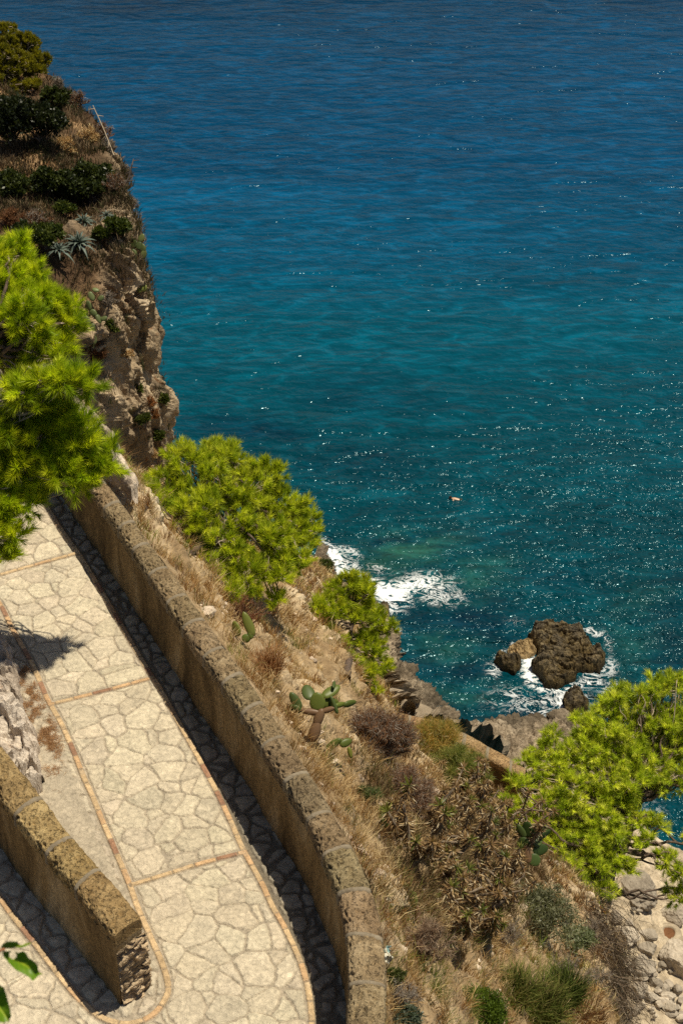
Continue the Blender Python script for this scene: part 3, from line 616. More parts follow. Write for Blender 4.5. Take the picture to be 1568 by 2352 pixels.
def lower_path():
    poly = np.array([P(x, y, 21.95)[:2] for x, y in [(900, 1700), (985, 1730), (1060, 1780), (1125, 1822), (1215, 1880), (1260, 1935), (1200, 1965), (1090, 1905), (980, 1810)]])
    s = .03; x = np.arange(poly[:, 0].min(), poly[:, 0].max(), s); y = np.arange(poly[:, 1].min(), poly[:, 1].max(), s); X, Y = np.meshgrid(x, y, indexing='ij'); p = np.stack([X, Y, X * 0], -1)
    wd, ws_, wc = worley(p * [2.4, 2.4, 0] + fbm(p * 2, 3, 2)[..., None] * .3, 70); t = sst(.03, .1, ws_ - wd); z = 21.95 + t * .02
    col = np.array([.33, .28, .2]) * (1 - t[..., None]) + np.array([.60, .53, .41]) * (1 + .2 * (wc[..., None] - .5)) * t[..., None]
    f = grid_faces(*X.shape)[:, ::-1]; m = inside(np.stack([X.ravel(), Y.ravel()], 1), poly); f = f[m[f].all(1)]; mb = MB(); mb.add(np.stack([X, Y, z], -1), q=f, col=col.reshape(-1, 3))
    tag(build('lower_path', mb, M['paving'], None, True), None, None, None, 'structure')
lower_path()

# ------------------------------------------------------------------ rocks, islet, boulders
def mound(name, poly, z0, h, step, mat, seed, plateau=.35, rough=.12, freq=2.0, col=(1, 1, 1), kind='structure', foot=.3, label=None, cat=None, group=None, strat=(1, 1, 1), wetz=None, block=.25):
    pw = np.array([P(*(q if len(q) == 3 else (q[0], q[1], z0))) for q in poly]); zb = float(pw[:, 2].min()) if z0 < 20 else z0
    pl = pw[:, :2]; x = np.arange(pl[:, 0].min(), pl[:, 0].max() + step, step); y = np.arange(pl[:, 1].min(), pl[:, 1].max() + step, step)
    X, Y = np.meshgrid(x, y, indexing='ij'); p = np.stack([X.ravel(), Y.ravel()], 1); p3 = np.c_[p, p[:, :1] * 0]
    wv = np.stack([fbm(p3 * freq, seed, 4), fbm(p3 * freq + 9, seed + 1, 4)], 1) * plateau * .8; ins = inside(p + wv, pl); d = seg_dist(p + wv, np.r_[pl, pl[:1]])[0] * np.where(ins, 1, -1)
    t = np.clip(d / plateau, -1, 1); base = np.where(t > 0, np.sqrt(np.clip(1 - (1 - t) ** 2, 0, 1)), t * 1.2)
    wd, ws_, wc = worley(np.c_[p * freq * 1.2, p[:, :1] * 0 + base[:, None]] * strat, seed + 3)
    z = zb + base * h * (.75 + .5 * fbm(p3 * freq * .4, seed + 2, 3)) + (sst(-.2, .6, t)) * ((wc - .5) * block * h + ridged(p3 * freq * strat, seed + 5, 5) * rough + fbm(p3 * freq * 5, seed + 6, 4) * rough * .5 - sst(.1, 0, ws_ - wd) * rough * .6)
    V = np.c_[p, z]; k = (d > -foot); f = grid_faces(*X.shape)[:, ::-1]; f = f[k[f].all(1)]; u, inv = np.unique(f, return_inverse=True)
    c = np.ones((len(V), 3)) * col * (1 + .25 * fbm(p3 * freq * .8, seed + 8, 3))[:, None]
    if wetz: c = c * (.35 + .65 * sst(zb + .1, zb + wetz, z))[:, None] * (np.array([1.1, 1.0, .7]) + np.array([.35, .5, .95]) * sst(zb + .45, zb + 1.2, z)[:, None])
    mb = MB(); mb.add(V[u], q=inv.reshape(-1, 4), col=c[u])
    if label: return single(name, mb, mat, [*p[ins].mean(0), zb], label, cat, group)
    return tag(build(name, mb, mat), None, None, None, kind)
def z7(L, z=0): return [(1033 + a * .3409, 1320 + b * .3409, z) for a, b in L]
ISL = z7([(520, 440), (535, 385), (600, 350), (680, 345), (780, 375), (880, 405), (925, 455)], 0) + z7([(905, 480), (1000, 510), (1040, 570), (1035, 640), (1000, 670), (850, 660), (830, 720), (735, 780), (640, 750), (570, 680), (545, 630), (590, 590), (560, 490)], 0)
mound('sea_rock', ISL, 0, 1.0, .045, M['islet'], 300, plateau=.5, rough=.34, freq=1.25, label='largest dark brown pitted rock standing out of the sea with surf around it', cat='rock', strat=(.7, 1.5, 1), foot=1.5, wetz=.7, block=.35)
mound('sea_rock', z7([(275, 600), (290, 560), (350, 550), (400, 570), (480, 590), (470, 640), (430, 680), (390, 670), (330, 630)]), 0, .9, .055, M['islet'], 320, plateau=.6, rough=.35, freq=1.2, label='small low wet rock in the surf just left of the big sea rock', cat='rock', foot=1.2, wetz=.4)
mound('sea_rock', z7([(385, 520), (440, 470), (520, 450), (570, 470), (575, 540), (520, 570), (450, 560)]), 0, .7, .055, M['shore'], 330, plateau=.5, rough=.3, freq=1.4, label='pale yellowish shelf of rock joined to the upper left of the big sea rock', cat='rock', col=(1.05, .9, .6), foot=1.2)
mound('sea_rock', z7([(750, 840), (800, 815), (880, 810), (930, 850), (900, 920), (850, 960), (790, 930)]), 0, 1.2, .055, M['islet'], 340, plateau=.6, rough=.35, freq=1.2, label='brown wet rock between the big sea rock and the top of the right-hand pine', cat='rock', foot=1.2, wetz=.4)
mound('sea_rock', [(864, 1418), (868, 1396), (882, 1390), (892, 1405), (893, 1420), (880, 1436)], 0, .9, .055, M['islet'], 350, plateau=.6, rough=.3, freq=1.2, label='dark rock at the edge of the surf beside the small pine', cat='rock', foot=1.2, wetz=.4)
mound('limestone_outcrop', [(-60, 1470), (0, 1462), (30, 1500), (45, 1560), (60, 1640), (84, 1690), (92, 1760), (98, 1830), (60, 1840), (20, 1790), (-60, 1760)], 35.0, .36, .009, M['limestone'], 400, plateau=.12, rough=.06, freq=5, col=(1.45, 1.5, 1.6), foot=.03, label='rugged grey and white limestone outcrop at the path edge above the short wall', cat='rock', block=.5)
mound('limestone_ledge', [(120, 905), (190, 935), (232, 985), (268, 1035), (292, 1080), (318, 1118), (300, 1148), (268, 1110), (236, 1060), (205, 1008), (160, 968)], 35.5, .35, .014, M['limestone'], 420, plateau=.12, rough=.06, freq=4, col=(1.5, 1.5, 1.5), foot=.03, label='pale limestone ledge running outside the far end of the long parapet', cat='rock', block=.6)
mound('rock_bank', [(-260, 820), (60, 850), (140, 900), (190, 985), (150, 1020), (60, 1030), (-260, 1030)], 34.8, .8, .03, M['limestone'], 430, plateau=.5, rough=.15, freq=2, col=(.9, .9, .9), foot=.1)
def on_shore(px, py, lift=.3):
    h = hit(px, py, ['rocky_shore']); h = P(px, py, 1.0) if h is None else h; return h + np.array([0, 0, lift])
def rock_mesh(mb, c, r, seed, flat=.7, cuts=16, res=26, rough=.05, col=(1, 1, 1)):
    rr = np.random.default_rng(seed); th = np.linspace(0, np.pi, res); ph = np.linspace(0, 2 * np.pi, res * 2, endpoint=False); T, Ph = np.meshgrid(th, ph, indexing='ij')
    p = np.stack([np.sin(T) * np.cos(Ph), np.sin(T) * np.sin(Ph), np.cos(T)], -1)
    for k in range(cuts):
        n = rr.normal(size=3); n /= np.linalg.norm(n); h = rr.uniform(.52, .86); p = p - np.maximum(0, (p @ n) - h)[..., None] * n * .93
    p = p * (1 + (fbm(p * 2.2 + seed, seed, 4) * .12 + fbm(p * 7 + seed, seed, 4) * rough)[..., None])
    r = np.asarray(r, float); a = rr.uniform(0, 3); ca, sa = math.cos(a * 0), math.sin(a * 0); q = p * r
    mb.add(np.asarray(c) + q, q=grid_faces(res, res * 2, 0, True), col=col)
def zb(L): return [(1292 + a * .182, 1923 + b * .182) for a, b in L]
BL = [(675, 1050, 170, 190, 'squarish pale beach boulder at the foot of the leaning pine trunk', 1), (800, 1320, 330, 330, 'large bright cream boulder with a flat sloping face on the beach', 1.25), (1050, 1270, 300, 200, 'wedge-shaped grey boulder right of the large cream boulder', .82),
      (1060, 1450, 250, 220, 'rounded grey boulder under the wedge-shaped one', .8), (980, 1690, 330, 300, 'broad grey boulder below the cream and rounded ones', .85), (800, 1660, 120, 120, 'small cream stone touching the left end of the broad grey boulder', 1.1),
      (850, 1720, 75, 70, 'tiny pale stone tucked under the left end of the broad grey boulder', 1.05), (1160, 1870, 175, 175, 'round dark grey stone below the right end of the broad grey boulder', .72), (960, 1970, 200, 210, 'angular pale boulder at the edge of the bare beach slab', 1.0),
      (1095, 2050, 190, 150, 'smooth oval stone right of the angular pale boulder', .95), (1310, 1900, 150, 130, 'cream block right of the round dark grey stone', 1.1), (1200, 1980, 110, 110, 'small stone between the oval stone and the cream block', 1.0),
      (1430, 1970, 130, 170, 'narrow tilted block beside the big right-hand slab', .9), (1310, 2060, 200, 180, 'pale rounded boulder in the middle of the lower stones', 1.05), (990, 2160, 110, 100, 'small cream stone left below the smooth oval stone', 1.1),
      (1110, 2200, 90, 70, 'small flat white stone at the bottom rim of the stone pile', 1.2), (1210, 2150, 110, 130, 'upright pale stone below the smooth oval stone', 1.1), (1340, 2200, 170, 240, 'long greyish boulder near the bottom right corner', .9),
      (1480, 2090, 100, 110, 'ochre tinted stone at the right edge among the lower stones', 1.0), (1440, 2190, 90, 90, 'small rough stone right of the long greyish boulder', 1.0), (550, 870, 150, 210, 'upright brownish boulder just right of the pine trunk', .8),
      (820, 1120, 130, 150, 'ochre cone-shaped boulder between the pale squarish one and the dark overhang', .95), (720, 1580, 90, 110, 'shaded stone wedged below the large cream boulder', .7), (1010, 1830, 130, 70, 'thin flat stone under the broad grey boulder', .9), (1480, 2320, 150, 120, 'cut-off pale boulder in the bottom right corner', 1.1),
      (1150, 2300, 80, 60, 'little pale stone on the slab near the bottom edge', 1.1), (880, 940, 80, 60, 'dark stone in the hollow under the overhanging rock', .5), (960, 965, 90, 60, 'ochre pebble in the hollow under the overhanging rock', .8)]
for k, (a, b, w, h, lab, t) in enumerate(BL):
    (px, py), = zb([(a, b)]); c0 = on_shore(px, py, .25); d = to_px(c0)[2]; rw = w * .182 / 2 / FPX * d; rh = h * .182 / 2 / FPX * d
    mb = MB(); rock_mesh(mb, c0, (rw * 1.12, rh * 1.1, rh * .95), 500 + k, res=30 if w > 140 else 20, col=np.array([t, t * .97, t * .92])); single('beach_boulder', mb, M['boulder'], c0 - [0, 0, rh * .8], lab, 'boulder', 'boulders on the beach')
for (a, b, w, h, dz, lab, t, sd, cz) in [(930, 700, 520, 560, 3.2, 'huge grey rock with a dark undercut lower face above the boulders', .72, 601, 3.0), (1400, 1040, 330, 300, 1.5, 'big pale boulder above the rusty round pool', 1.0, 602, 1.2), (1440, 1640, 560, 640, 1.6, 'very large tilted slab of cream rock at the right edge', 1.15, 603, 1.4)]:
    (px, py), = zb([(a, b)]); c0 = on_shore(px, py, .4); d = to_px(c0)[2]; rw = w * .182 / 2 / FPX * d; rh = h * .182 / 2 / FPX * d
    mb = MB(); rock_mesh(mb, c0, (rw * 1.1, rh * 1.15, rh * .85), sd, cuts=12, res=70, rough=.09, col=np.array([t, t * .97, t * .92])); single('beach_boulder', mb, M['boulder'], c0 - [0, 0, rh * .8], lab, 'boulder', 'boulders on the beach')
def filler():
    for k in range(46):
        a, b = rng.uniform(700, 1540), rng.uniform(1500, 2340)
        if a < 900 and b > 1800: continue
        if a < 1000 and b > 2250: continue
        (px, py), = zb([(a, b)]); c0 = on_shore(px, py, .1); r = rng.uniform(.14, .36); mb = MB(); t = rng.uniform(.7, 1.15)
        rock_mesh(mb, c0, (r * 1.2, r, r * .8), 700 + k, res=12, col=np.array([t, t * .97, t * .92])); single('beach_stone', mb, M['boulder'], c0 - [0, 0, r * .5], 'small loose stone filling a gap between the boulders on the beach', 'stone', 'small stones between the beach boulders')
filler()
def pool():
    (px, py), = zb([(1320, 1235)]); c = on_shore(px, py, .12); r0 = 85 * .182 / FPX * to_px(c)[2]; n = 40; mb = MB()
    th = np.linspace(0, 2 * np.pi, n, endpoint=False); R_ = np.array([0, .4, .75, .95, 1.0, 1.12, 1.45, 1.9, 2.3]); Z_ = np.array([-.02, 0, .02, .04, .07, .14, .12, .02, -.5])
    w = 1 + .06 * np.sin(th * 2 + 1) + .04 * np.sin(th * 3); g = c + np.stack([R_[:, None] * np.cos(th) * w, R_[:, None] * np.sin(th) * w * 1.15, Z_[:, None] + 0 * th], -1) * [r0, r0, 1]
    col = np.where((R_ < .97)[:, None, None], np.array([.42, .22, .12]), np.array([1.0, .93, .8])) * np.ones((len(R_), n, 1)); mb.add(g, q=grid_faces(len(R_), n, 0, True), col=col.reshape(-1, 3)); single('rock_pool', mb, M['boulder'], c, 'round rusty brown pool in the pale beach rock at the right edge', 'rock pool', None, True)
pool()

# ------------------------------------------------------------------ plants
def pine(label, trunk, lobes, dens, L, W, nn, cols, shoot, brcol=(.16, .12, .09), droop=0.0, cones=0, tr=.12, up=.45, seed=1, spread=(.5, .95), inner=.35):
    root = thing('pine_tree', label, 'pine tree', trunk[0]); T = MB(); tp = crs(trunk, 24); tube(T, tp + fbm(tp * 3, seed, 2)[:, None] * .04, np.linspace(tr, tr * .35, 24), 9); C = MB(); CO = []; T2 = MB()
    tube(T2, tp, tr * .2, 4, (.40, .32, .24))
    for (c, r) in lobes:
        c = np.asarray(c, float); dd = np.linalg.norm(tp - c, axis=1) + np.maximum(0, tp[:, 2] - c[2]) * .8; b0 = tp[int(np.argmin(dd))]; br = crs(wobble(b0, c, 6, .07), 14); tube(T, br, np.linspace(tr * .28, tr * .1, 14), 6); tube(T2, br, tr * .05, 3, (.40, .32, .24))
        n = max(6, int(dens * (r / 1.0) ** 2)); dr = rdir(n); dr[:, 2] = np.abs(dr[:, 2]) * rng.choice([1, 1, 1, -.7], n); dr = unit(dr)
        rad = r * np.where(rng.random(n) < inner, rng.uniform(.25, .75, n), rng.uniform(.75, 1.08, n)); pos = c + dr * rad[:, None] * [1, 1, .72]
        # clump the tufts on sub-branches so that gaps open between them
        ns = max(3, n // 9); sub = pos[:ns]; k = np.argmin(((pos[:, None] - sub[None]) ** 2).sum(-1), 1); pos = pos * .62 + sub[k] * .38
        for q in sub: tube(T2, crs(wobble(br[rng.integers(7, 14)], q, 4, .12), 7), np.linspace(tr * .10, tr * .05, 7), 4, (.40, .32, .24))
        for q in pos[::2]: tube(T2, wobble(c + (q - c) * .04, q + (q - c) * .06, 3, .1), [tr * .06, tr * .045, tr * .03], 3, tuple(np.array((.46, .38, .29)) * rng.uniform(.6, 1.2)))
        ax = unit(dr * .8 + [0, 0, up] + rng.normal(size=(n, 3)) * .35); tc = pick(cols, n) * rng.uniform(.8, 1.2, (n, 1))
        m = nn; Lk = np.repeat(rng.uniform(.6, 1.2, n), m); A = np.repeat(ax, m, 0); s = rng.uniform(-.1, 1, n * m); B = np.repeat(pos, m, 0) + A * (s * shoot)[:, None]
        rd = unit(np.cross(A, rdir(n * m))); an = rng.uniform(spread[0], spread[1], n * m)[:, None] * (1.15 - .5 * s[:, None]); D = unit(A * np.cos(an) + rd * np.sin(an) - [0, 0, droop])
        needles(C, B, D, L * Lk * rng.uniform(.7, 1.15, n * m), W, np.repeat(tc, m, 0) * rng.uniform(.55, 1.35, (n * m, 1))); CO.append(pos)
    build('trunk', T, M['bark'], root, True); build('crown', C, M['needles'], root); build('twigs', T2, M['twig'], root)
    allp = np.concatenate(CO)
    for q in allp[rng.integers(0, len(allp), cones)]:
        mb = MB(); th = np.linspace(0, 1, 9); d = unit(rng.normal(size=3)); pts = q + [0, 0, .03] + d * (th[:, None] * .07); tube(mb, pts, .022 * np.sin(th * 2.9 + .12) ** .8 + .001, 9, (.36, .27, .19)); build('pine_cone', mb, M['twig'], root, True)
    return root
def LB(L, sub=2, rs=1.0):
    o = []
    for x, y, r, d in L:
        c = Q(x, y, d); w = r * rs / FPX * d; o.append((c, w * .9))
        for k in range(sub):
            v = unit(rng.normal(size=3) + [0, 0, .5]); o.append((c + v * w * .85, w * rng.uniform(.32, .5)))
    return o
YG = [(.58, .66, .02), (.48, .58, .018), (.70, .74, .03), (.26, .36, .012), (.40, .49, .016)]
NEAR = [(30, 590, 42, 17.2), (-20, 640, 65, 17), (45, 680, 60, 17.1), (95, 700, 55, 17.2), (140, 735, 46, 17.3), (10, 760, 75, 16.9), (90, 790, 62, 17.1), (40, 835, 44, 16.9), (130, 815, 36, 17.1), (-60, 720, 80, 16.8), (165, 765, 26, 17.3), (70, 640, 34, 17.2), (55, 740, 60, 16.6), (-60, 840, 50, 16.6),
        (165, 895, 42, 14.0), (205, 890, 28, 14.1), (112, 930, 42, 14.1), (60, 905, 44, 14.0), (125, 880, 36, 13.9), (20, 985, 55, 14.2), (90, 1000, 62, 14.3), (165, 1020, 58, 14.4), (228, 1050, 36, 14.5), (120, 1070, 60, 14.4), (40, 1075, 66, 14.3), (195, 1095, 42, 14.5), (150, 1105, 40, 14.4), (235, 1085, 26, 14.6), (130, 960, 44, 14.3), (-20, 1050, 70, 14.2),
        (10, 1150, 50, 14.3), (62, 1165, 34, 14.4), (-20, 1210, 50, 14.3), (22, 1235, 34, 14.3), (0, 1285, 34, 14.3)]
pine('bright yellow-green pine reaching in from the left over the path, nearest of the pines', [P(-330, 1500, 35), Q(-300, 1250, 14.6), Q(-240, 1050, 14.8), Q(-120, 900, 15.6), Q(-60, 800, 16.4)], LB(NEAR), 1250, .115, .0056, 120, YG, .10, cones=7, tr=.10, seed=3)
MID = [(430, 1070, 46, 19), (515, 1068, 52, 19.4), (600, 1092, 44, 19.6), (385, 1125, 50, 18.8), (465, 1135, 66, 18.9), (555, 1145, 70, 19.3), (640, 1160, 52, 19.6), (698, 1195, 34, 19.8), (352, 1172, 42, 18.5), (425, 1205, 62, 18.6), (515, 1220, 72, 18.9), (605, 1235, 66, 19.2),
       (685, 1255, 44, 19.6), (445, 1290, 46, 18.5), (495, 1345, 46, 18.4), (560, 1325, 56, 18.7), (625, 1320, 50, 19), (528, 1378, 28, 18.3), (420, 1035, 18, 19.2), (530, 1030, 18, 19.5), (482, 1040, 16, 19.3), (330, 1148, 26, 18.6), (700, 1300, 24, 19.3), (628, 1385, 22, 18.9), (470, 1385, 24, 18.2), (718, 1225, 18, 19.8)]
pine('wide round green pine growing outside the long parapet, in the middle of the view', [P(415, 1345, 34.6), Q(410, 1300, 17.9), Q(450, 1260, 18.4), Q(520, 1210, 18.9), Q(590, 1170, 19.3)], LB(MID, 2, 1.1), 1150, .10, .0078, 64, [(.56, .61, .035), (.46, .53, .03), (.68, .70, .06), (.28, .36, .02)], .085, tr=.07, seed=5, up=.7)
SM = [(790, 1358, 30, 24.2), (828, 1378, 28, 24.4), (762, 1398, 26, 24.0), (722, 1402, 20, 23.8), (858, 1428, 30, 24.5), (812, 1420, 20, 24.2), (740, 1440, 18, 23.9), (880, 1448, 18, 24.6), (852, 1486, 28, 24.3), (795, 1530, 26, 23.8), (825, 1555, 28, 23.9), (850, 1590, 16, 23.9), (775, 1480, 12, 23.9), (870, 1530, 18, 24.2), (838, 1345, 12, 24.4)]
pine('small sparse pine at the edge of the slope against the surf', [hit(795, 1560, ['hillside']), Q(800, 1500, 24.0), Q(808, 1440, 24.1), Q(812, 1390, 24.2)], LB(SM, 3, 1.3), 950, .11, .0095, 54, [(.62, .64, .04), (.50, .56, .035), (.32, .39, .022)], .09, tr=.06, seed=6, up=.7)
RT = [(1528, 1590, 34, 30), (1462, 1612, 36, 30), (1395, 1640, 42, 30), (1335, 1668, 34, 29.8), (1500, 1660, 52, 30), (1425, 1695, 54, 29.8), (1345, 1728, 50, 29.6), (1255, 1722, 32, 29.6), (1220, 1760, 26, 29.5), (1290, 1762, 44, 29.4), (1560, 1710, 54, 30), (1480, 1762, 60, 29.6), (1390, 1785, 54, 29.4), (1560, 1800, 54, 29.6),
      (1240, 1798, 24, 29.3), (1185, 1862, 26, 28.8), (1225, 1880, 30, 28.9), (1290, 1885, 36, 29), (1335, 1850, 38, 29.1), (1420, 1850, 40, 29.2), (1345, 1932, 36, 28.8), (1270, 1938, 30, 28.8), (1400, 1915, 28, 28.9), (1305, 1985, 24, 28.6), (1362, 1995, 26, 28.7), (1392, 2045, 20, 28.7), (1330, 2030, 16, 28.5), (1562, 2000, 36, 29), (1525, 1975, 20, 29), (1500, 1900, 22, 29.2), (1550, 2060, 24, 29), (1160, 1880, 20, 28.7), (1205, 1925, 24, 28.6), (1250, 1840, 24, 29), (1165, 1840, 16, 28.9), (1235, 1975, 18, 28.5), (1375, 1700, 40, 29.9), (1325, 2035, 26, 28.6), (1285, 2025, 24, 28.5), (1245, 2010, 18, 28.5), (1400, 1965, 34, 28.9), (1365, 1895, 40, 29), (1430, 1995, 22, 28.9), (1460, 1885, 26, 29.2), (1360, 2065, 22, 28.5), (1190, 1800, 20, 29),  (1510, 1740, 50, 30.2), (1450, 1800, 36, 29.2), (1310, 1810, 34, 29), (1420, 1585, 16, 30.2), (1545, 1560, 20, 30.2), (1600, 1650, 60, 30), (1620, 1780, 60, 29.8), (1620, 1930, 50, 29.4), (1480, 1940, 16, 29)]
pine('broad pine with a leaning trunk on the slope edge, spreading over the beach boulders', [hit(1345, 2120, ['hillside']) - [0, 0, .1], Q(1362, 2085, 28.8), Q(1392, 2010, 28.9), Q(1440, 1935, 29.2), Q(1455, 1840, 29.5)], LB(RT, 2, 1.15), 640, .135, .012, 48, [(.66, .72, .07), (.56, .64, .06), (.78, .80, .11), (.36, .45, .035)], .11, tr=.12, seed=8, up=.6)
FAR = [(20, 100, 40, 62), (60, 110, 36, 62.5), (90, 140, 26, 62.5), (40, 150, 44, 61.5), (0, 160, 50, 61), (80, 168, 26, 62), (20, 205, 30, 61), (75, 200, 22, 61), (-30, 120, 50, 62), (105, 150, 14, 63), (-40, 210, 50, 60), (20, 66, 14, 62.5)]
pine('distant olive pine standing on top of the headland in the upper left corner', [Q(-40, 320, 60), Q(-30, 250, 60.5), Q(10, 180, 61), Q(60, 150, 62)], LB(FAR), 600, .15, .03, 34, [(.24, .21, .018), (.30, .26, .02), (.17, .16, .018)], .12, tr=.22, seed=9, up=.8, spread=(.5, 1.1))

def bush(name, label, cat, px, py, rpx, hpx, names, cols, n, ls, lw, group=None, stems=26, stemcol=(.2, .15, .11), mat='leaf', lobes=9, drop=.3, kind='leaf'):
    b = hit(px, py, names)
    if b is None: return
    d = to_px(b)[2]; s = d / FPX; r = rpx * s; h = hpx * s; root = thing(name, label, cat, b, group); S = MB(); F = MB(); cc = []
    for k in range(lobes):
        a = rng.uniform(0, 2 * np.pi); q = math.sqrt(rng.random()) * .75; cc.append(b + [math.cos(a) * q * r, math.sin(a) * q * r * .8, h * (.3 + .55 * rng.random() * (1 - q * .6))])
    for c in cc:
        tube(S, crs(wobble(b - [0, 0, .05], c, 5, .1), 8), np.linspace(.02, .006, 8) * max(1, d / 25), 4, stemcol); m = n // lobes; dr = rdir(m); dr[:, 2] = np.where(dr[:, 2] < -.2, -dr[:, 2], dr[:, 2])
        rr = min(r, h) * .52 * rng.uniform(.55, 1.1, m) ** .6; pos = c + dr * rr[:, None]; nb = max(4, m // 28); ctr = pos[:nb]; kk = rng.integers(0, nb, m); pos = ctr[kk] + rng.normal(size=(m, 3)) * rr.mean() * .17
        for q in ctr[::max(1, nb // 6)]: tube(S, wobble(c, q, 3, .1), .004 * max(1, d / 25), 3, stemcol)
        col = pick(cols, nb)[kk] * rng.uniform(.75, 1.25, (m, 1)); D = unit(dr * .6 + rdir(m) + [0, 0, .5])
        (leaves if kind == 'leaf' else needles)(F, pos, D, ls * rng.uniform(.6, 1.2, m), lw, col)
    build('stems', S, M['twig'], root, True); build('foliage', F, M[mat], root)
    return root
def twiggy(name, label, cat, px, py, rpx, hpx, names, cols, n1, n2, n3, group=None, w=.005, mat='dry', lean=(0, 0, 1), tips=None, up=.5, l3=.25):
    b = hit(px, py, names)
    if b is None: return
    d = to_px(b)[2]; s = d / FPX; r = rpx * s; h = hpx * s; root = thing(name, label, cat, b, group); S = MB(); F = MB(); k = max(1, d / 24)
    a = rng.uniform(0, 2 * np.pi, n1); q = np.sqrt(rng.random(n1)); T = b + np.stack([np.cos(a) * q * r, np.sin(a) * q * r * .8, h * np.sqrt(np.clip(1.05 - q ** 2, .05, 1))], 1) + np.array(lean) * [1, 1, 0] * h * .4
    mids = []
    for t in T:
        c = crs(wobble(b, t, 5, .12), 9); tube(S, c, np.linspace(.012, .004, 9) * k, 4, tuple(pick(cols, 1)[0] * .8)); mids.append(c[3:])
    mids = np.concatenate(mids); base = mids[rng.integers(0, len(mids), n2)]; out = unit(base - b + [0, 0, h * up]); D = unit(out + rdir(n2) * .7); L2 = rng.uniform(.18, .42, n2) * (r + h) * .5
    col = pick(cols, n2); needles(F, base, D, L2, w * k * 1.3, col); b3 = np.repeat(base, n3, 0) + np.repeat(D, n3, 0) * (np.repeat(L2, n3) * rng.uniform(.25, 1, n2 * n3))[:, None]
    D3 = unit(np.repeat(D, n3, 0) * .8 + rdir(n2 * n3)); c3 = np.repeat(col, n3, 0) * rng.uniform(.7, 1.3, (n2 * n3, 1))
    if tips is not None: m = rng.random(len(c3)) < .6; c3[m] = pick(tips, m.sum())
    needles(F, b3, D3, l3 * rng.uniform(.5, 1.1, n2 * n3) * (r + h) * .5, w * k, c3)
    build('stems', S, M['twig'], root, True); build('twigs', F, M[mat], root); return root
HS = ['hillside']; HD = ['headland']
STRAW = [(.60, .43, .20), (.74, .58, .31), (.48, .31, .13), (.66, .48, .25), (.36, .20, .075)]
RUST = [(.22, .10, .045), (.28, .14, .06), (.17, .09, .05)]; GREYTW = [(.30, .25, .20), (.22, .18, .145), (.38, .33, .27)]
DKG = [(.042, .055, .014), (.065, .080, .020), (.026, .036, .010)]; OLV = [(.075, .095, .020), (.10, .12, .025), (.05, .07, .015)]
# hillside shrubs
twiggy('dry_shrub', 'rounded rust-brown dry shrub beside the largest prickly pear', 'shrub', 862, 1752, 88, 115, HS, GREYTW, 46, 3000, 10, w=.0052, tips=RUST, up=.4, l3=.16)
twiggy('dry_shrub', 'purplish brown twiggy shrub just below the rounded rust-brown shrub', 'shrub', 915, 1850, 74, 84, HS, [(.25, .15, .09), (.31, .20, .13)], 36, 2000, 9, w=.0048, tips=RUST + GREYTW, l3=.18)
twiggy('dry_shrub', 'bare reddish twig shrub under the middle pine by the parapet', 'shrub', 560, 1432, 52, 60, HS, [(.26, .11, .05), (.20, .12, .08)], 26, 420, 6, w=.004, l3=.2)
twiggy('broom_bush', 'orange-yellow broom bush in front of the distant lower parapet', 'broom', 1000, 1745, 76, 74, HS, [(.52, .33, .09), (.42, .30, .08), (.24, .24, .06)], 30, 2200, 6, w=.0055, mat='leaf', up=.9, l3=.32)
twiggy('broom_bush', 'green broom bush with wiry stems left of the lower path opening', 'broom', 1045, 1792, 66, 70, HS, [(.22, .24, .055), (.30, .28, .075), (.15, .19, .04)], 28, 2000, 6, w=.0055, mat='leaf', up=.9, l3=.3)
twiggy('dry_shrub', 'grey purple twig shrub beside the single upright cactus', 'shrub', 975, 2200, 60, 90, HS, [(.30, .20, .13), (.36, .27, .19)], 30, 800, 7, w=.0038, l3=.2)
twiggy('dry_shrub', 'tangled dead twigs below the pale tissue by the near wall', 'shrub', 915, 2300, 46, 60, HS, GREYTW, 20, 380, 6, w=.0034, l3=.25)
for (x, y, r, lab) in [(1290, 2240, 44, 'bare curling grey twigs on the cliff edge below the grey-green shrub'), (1370, 2270, 40, 'bare pale twigs hanging at the cliff edge'), (1150, 2160, 50, 'grey bare twigs under the thicket of dead aloes'), (1360, 2160, 40, 'grey twig tangle at the foot of the leaning pine trunk'), (1110, 1815, 24, 'thin bare twigs sticking out over the lower path')]:
    twiggy('dead_twigs', lab, 'dead shrub', x, y, r, r * 1.1, HS, GREYTW, 16, 260, 5, w=.0045, l3=.3)
bush('grey_shrub', 'large grey-green leafy shrub between the dead aloes and the leaning pine', 'shrub', 1235, 2150, 95, 120, HS, [(.19, .19, .10), (.25, .25, .15), (.14, .145, .075)], 9000, .075, .014, lobes=16, stemcol=(.26, .22, .18))
bush('grey_shrub', 'small grey-green leafy shrub nearest the cliff edge', 'shrub', 1310, 2190, 46, 60, HS, [(.20, .23, .12), (.26, .28, .15)], 3000, .075, .015, lobes=8, stemcol=(.26, .22, .18))
bush('green_bush', 'bright green bush at the bottom edge right of the near wall', 'bush', 1100, 2345, 62, 72, HS, [(.085, .13, .012), (.11, .16, .015), (.06, .095, .010)], 9000, .045, .009, lobes=12)
bush('grey_shrub', 'low blue-grey plant against the outside of the near wall', 'shrub', 925, 2352, 34, 44, HS, [(.10, .13, .09), (.14, .17, .12)], 2200, .04, .011, lobes=7)
bush('green_bush', 'low dull green weeds beside the near parapet bend', 'bush', 902, 2262, 24, 46, HS, [(.10, .12, .03), (.13, .14, .05)], 1700, .04, .008, lobes=6)
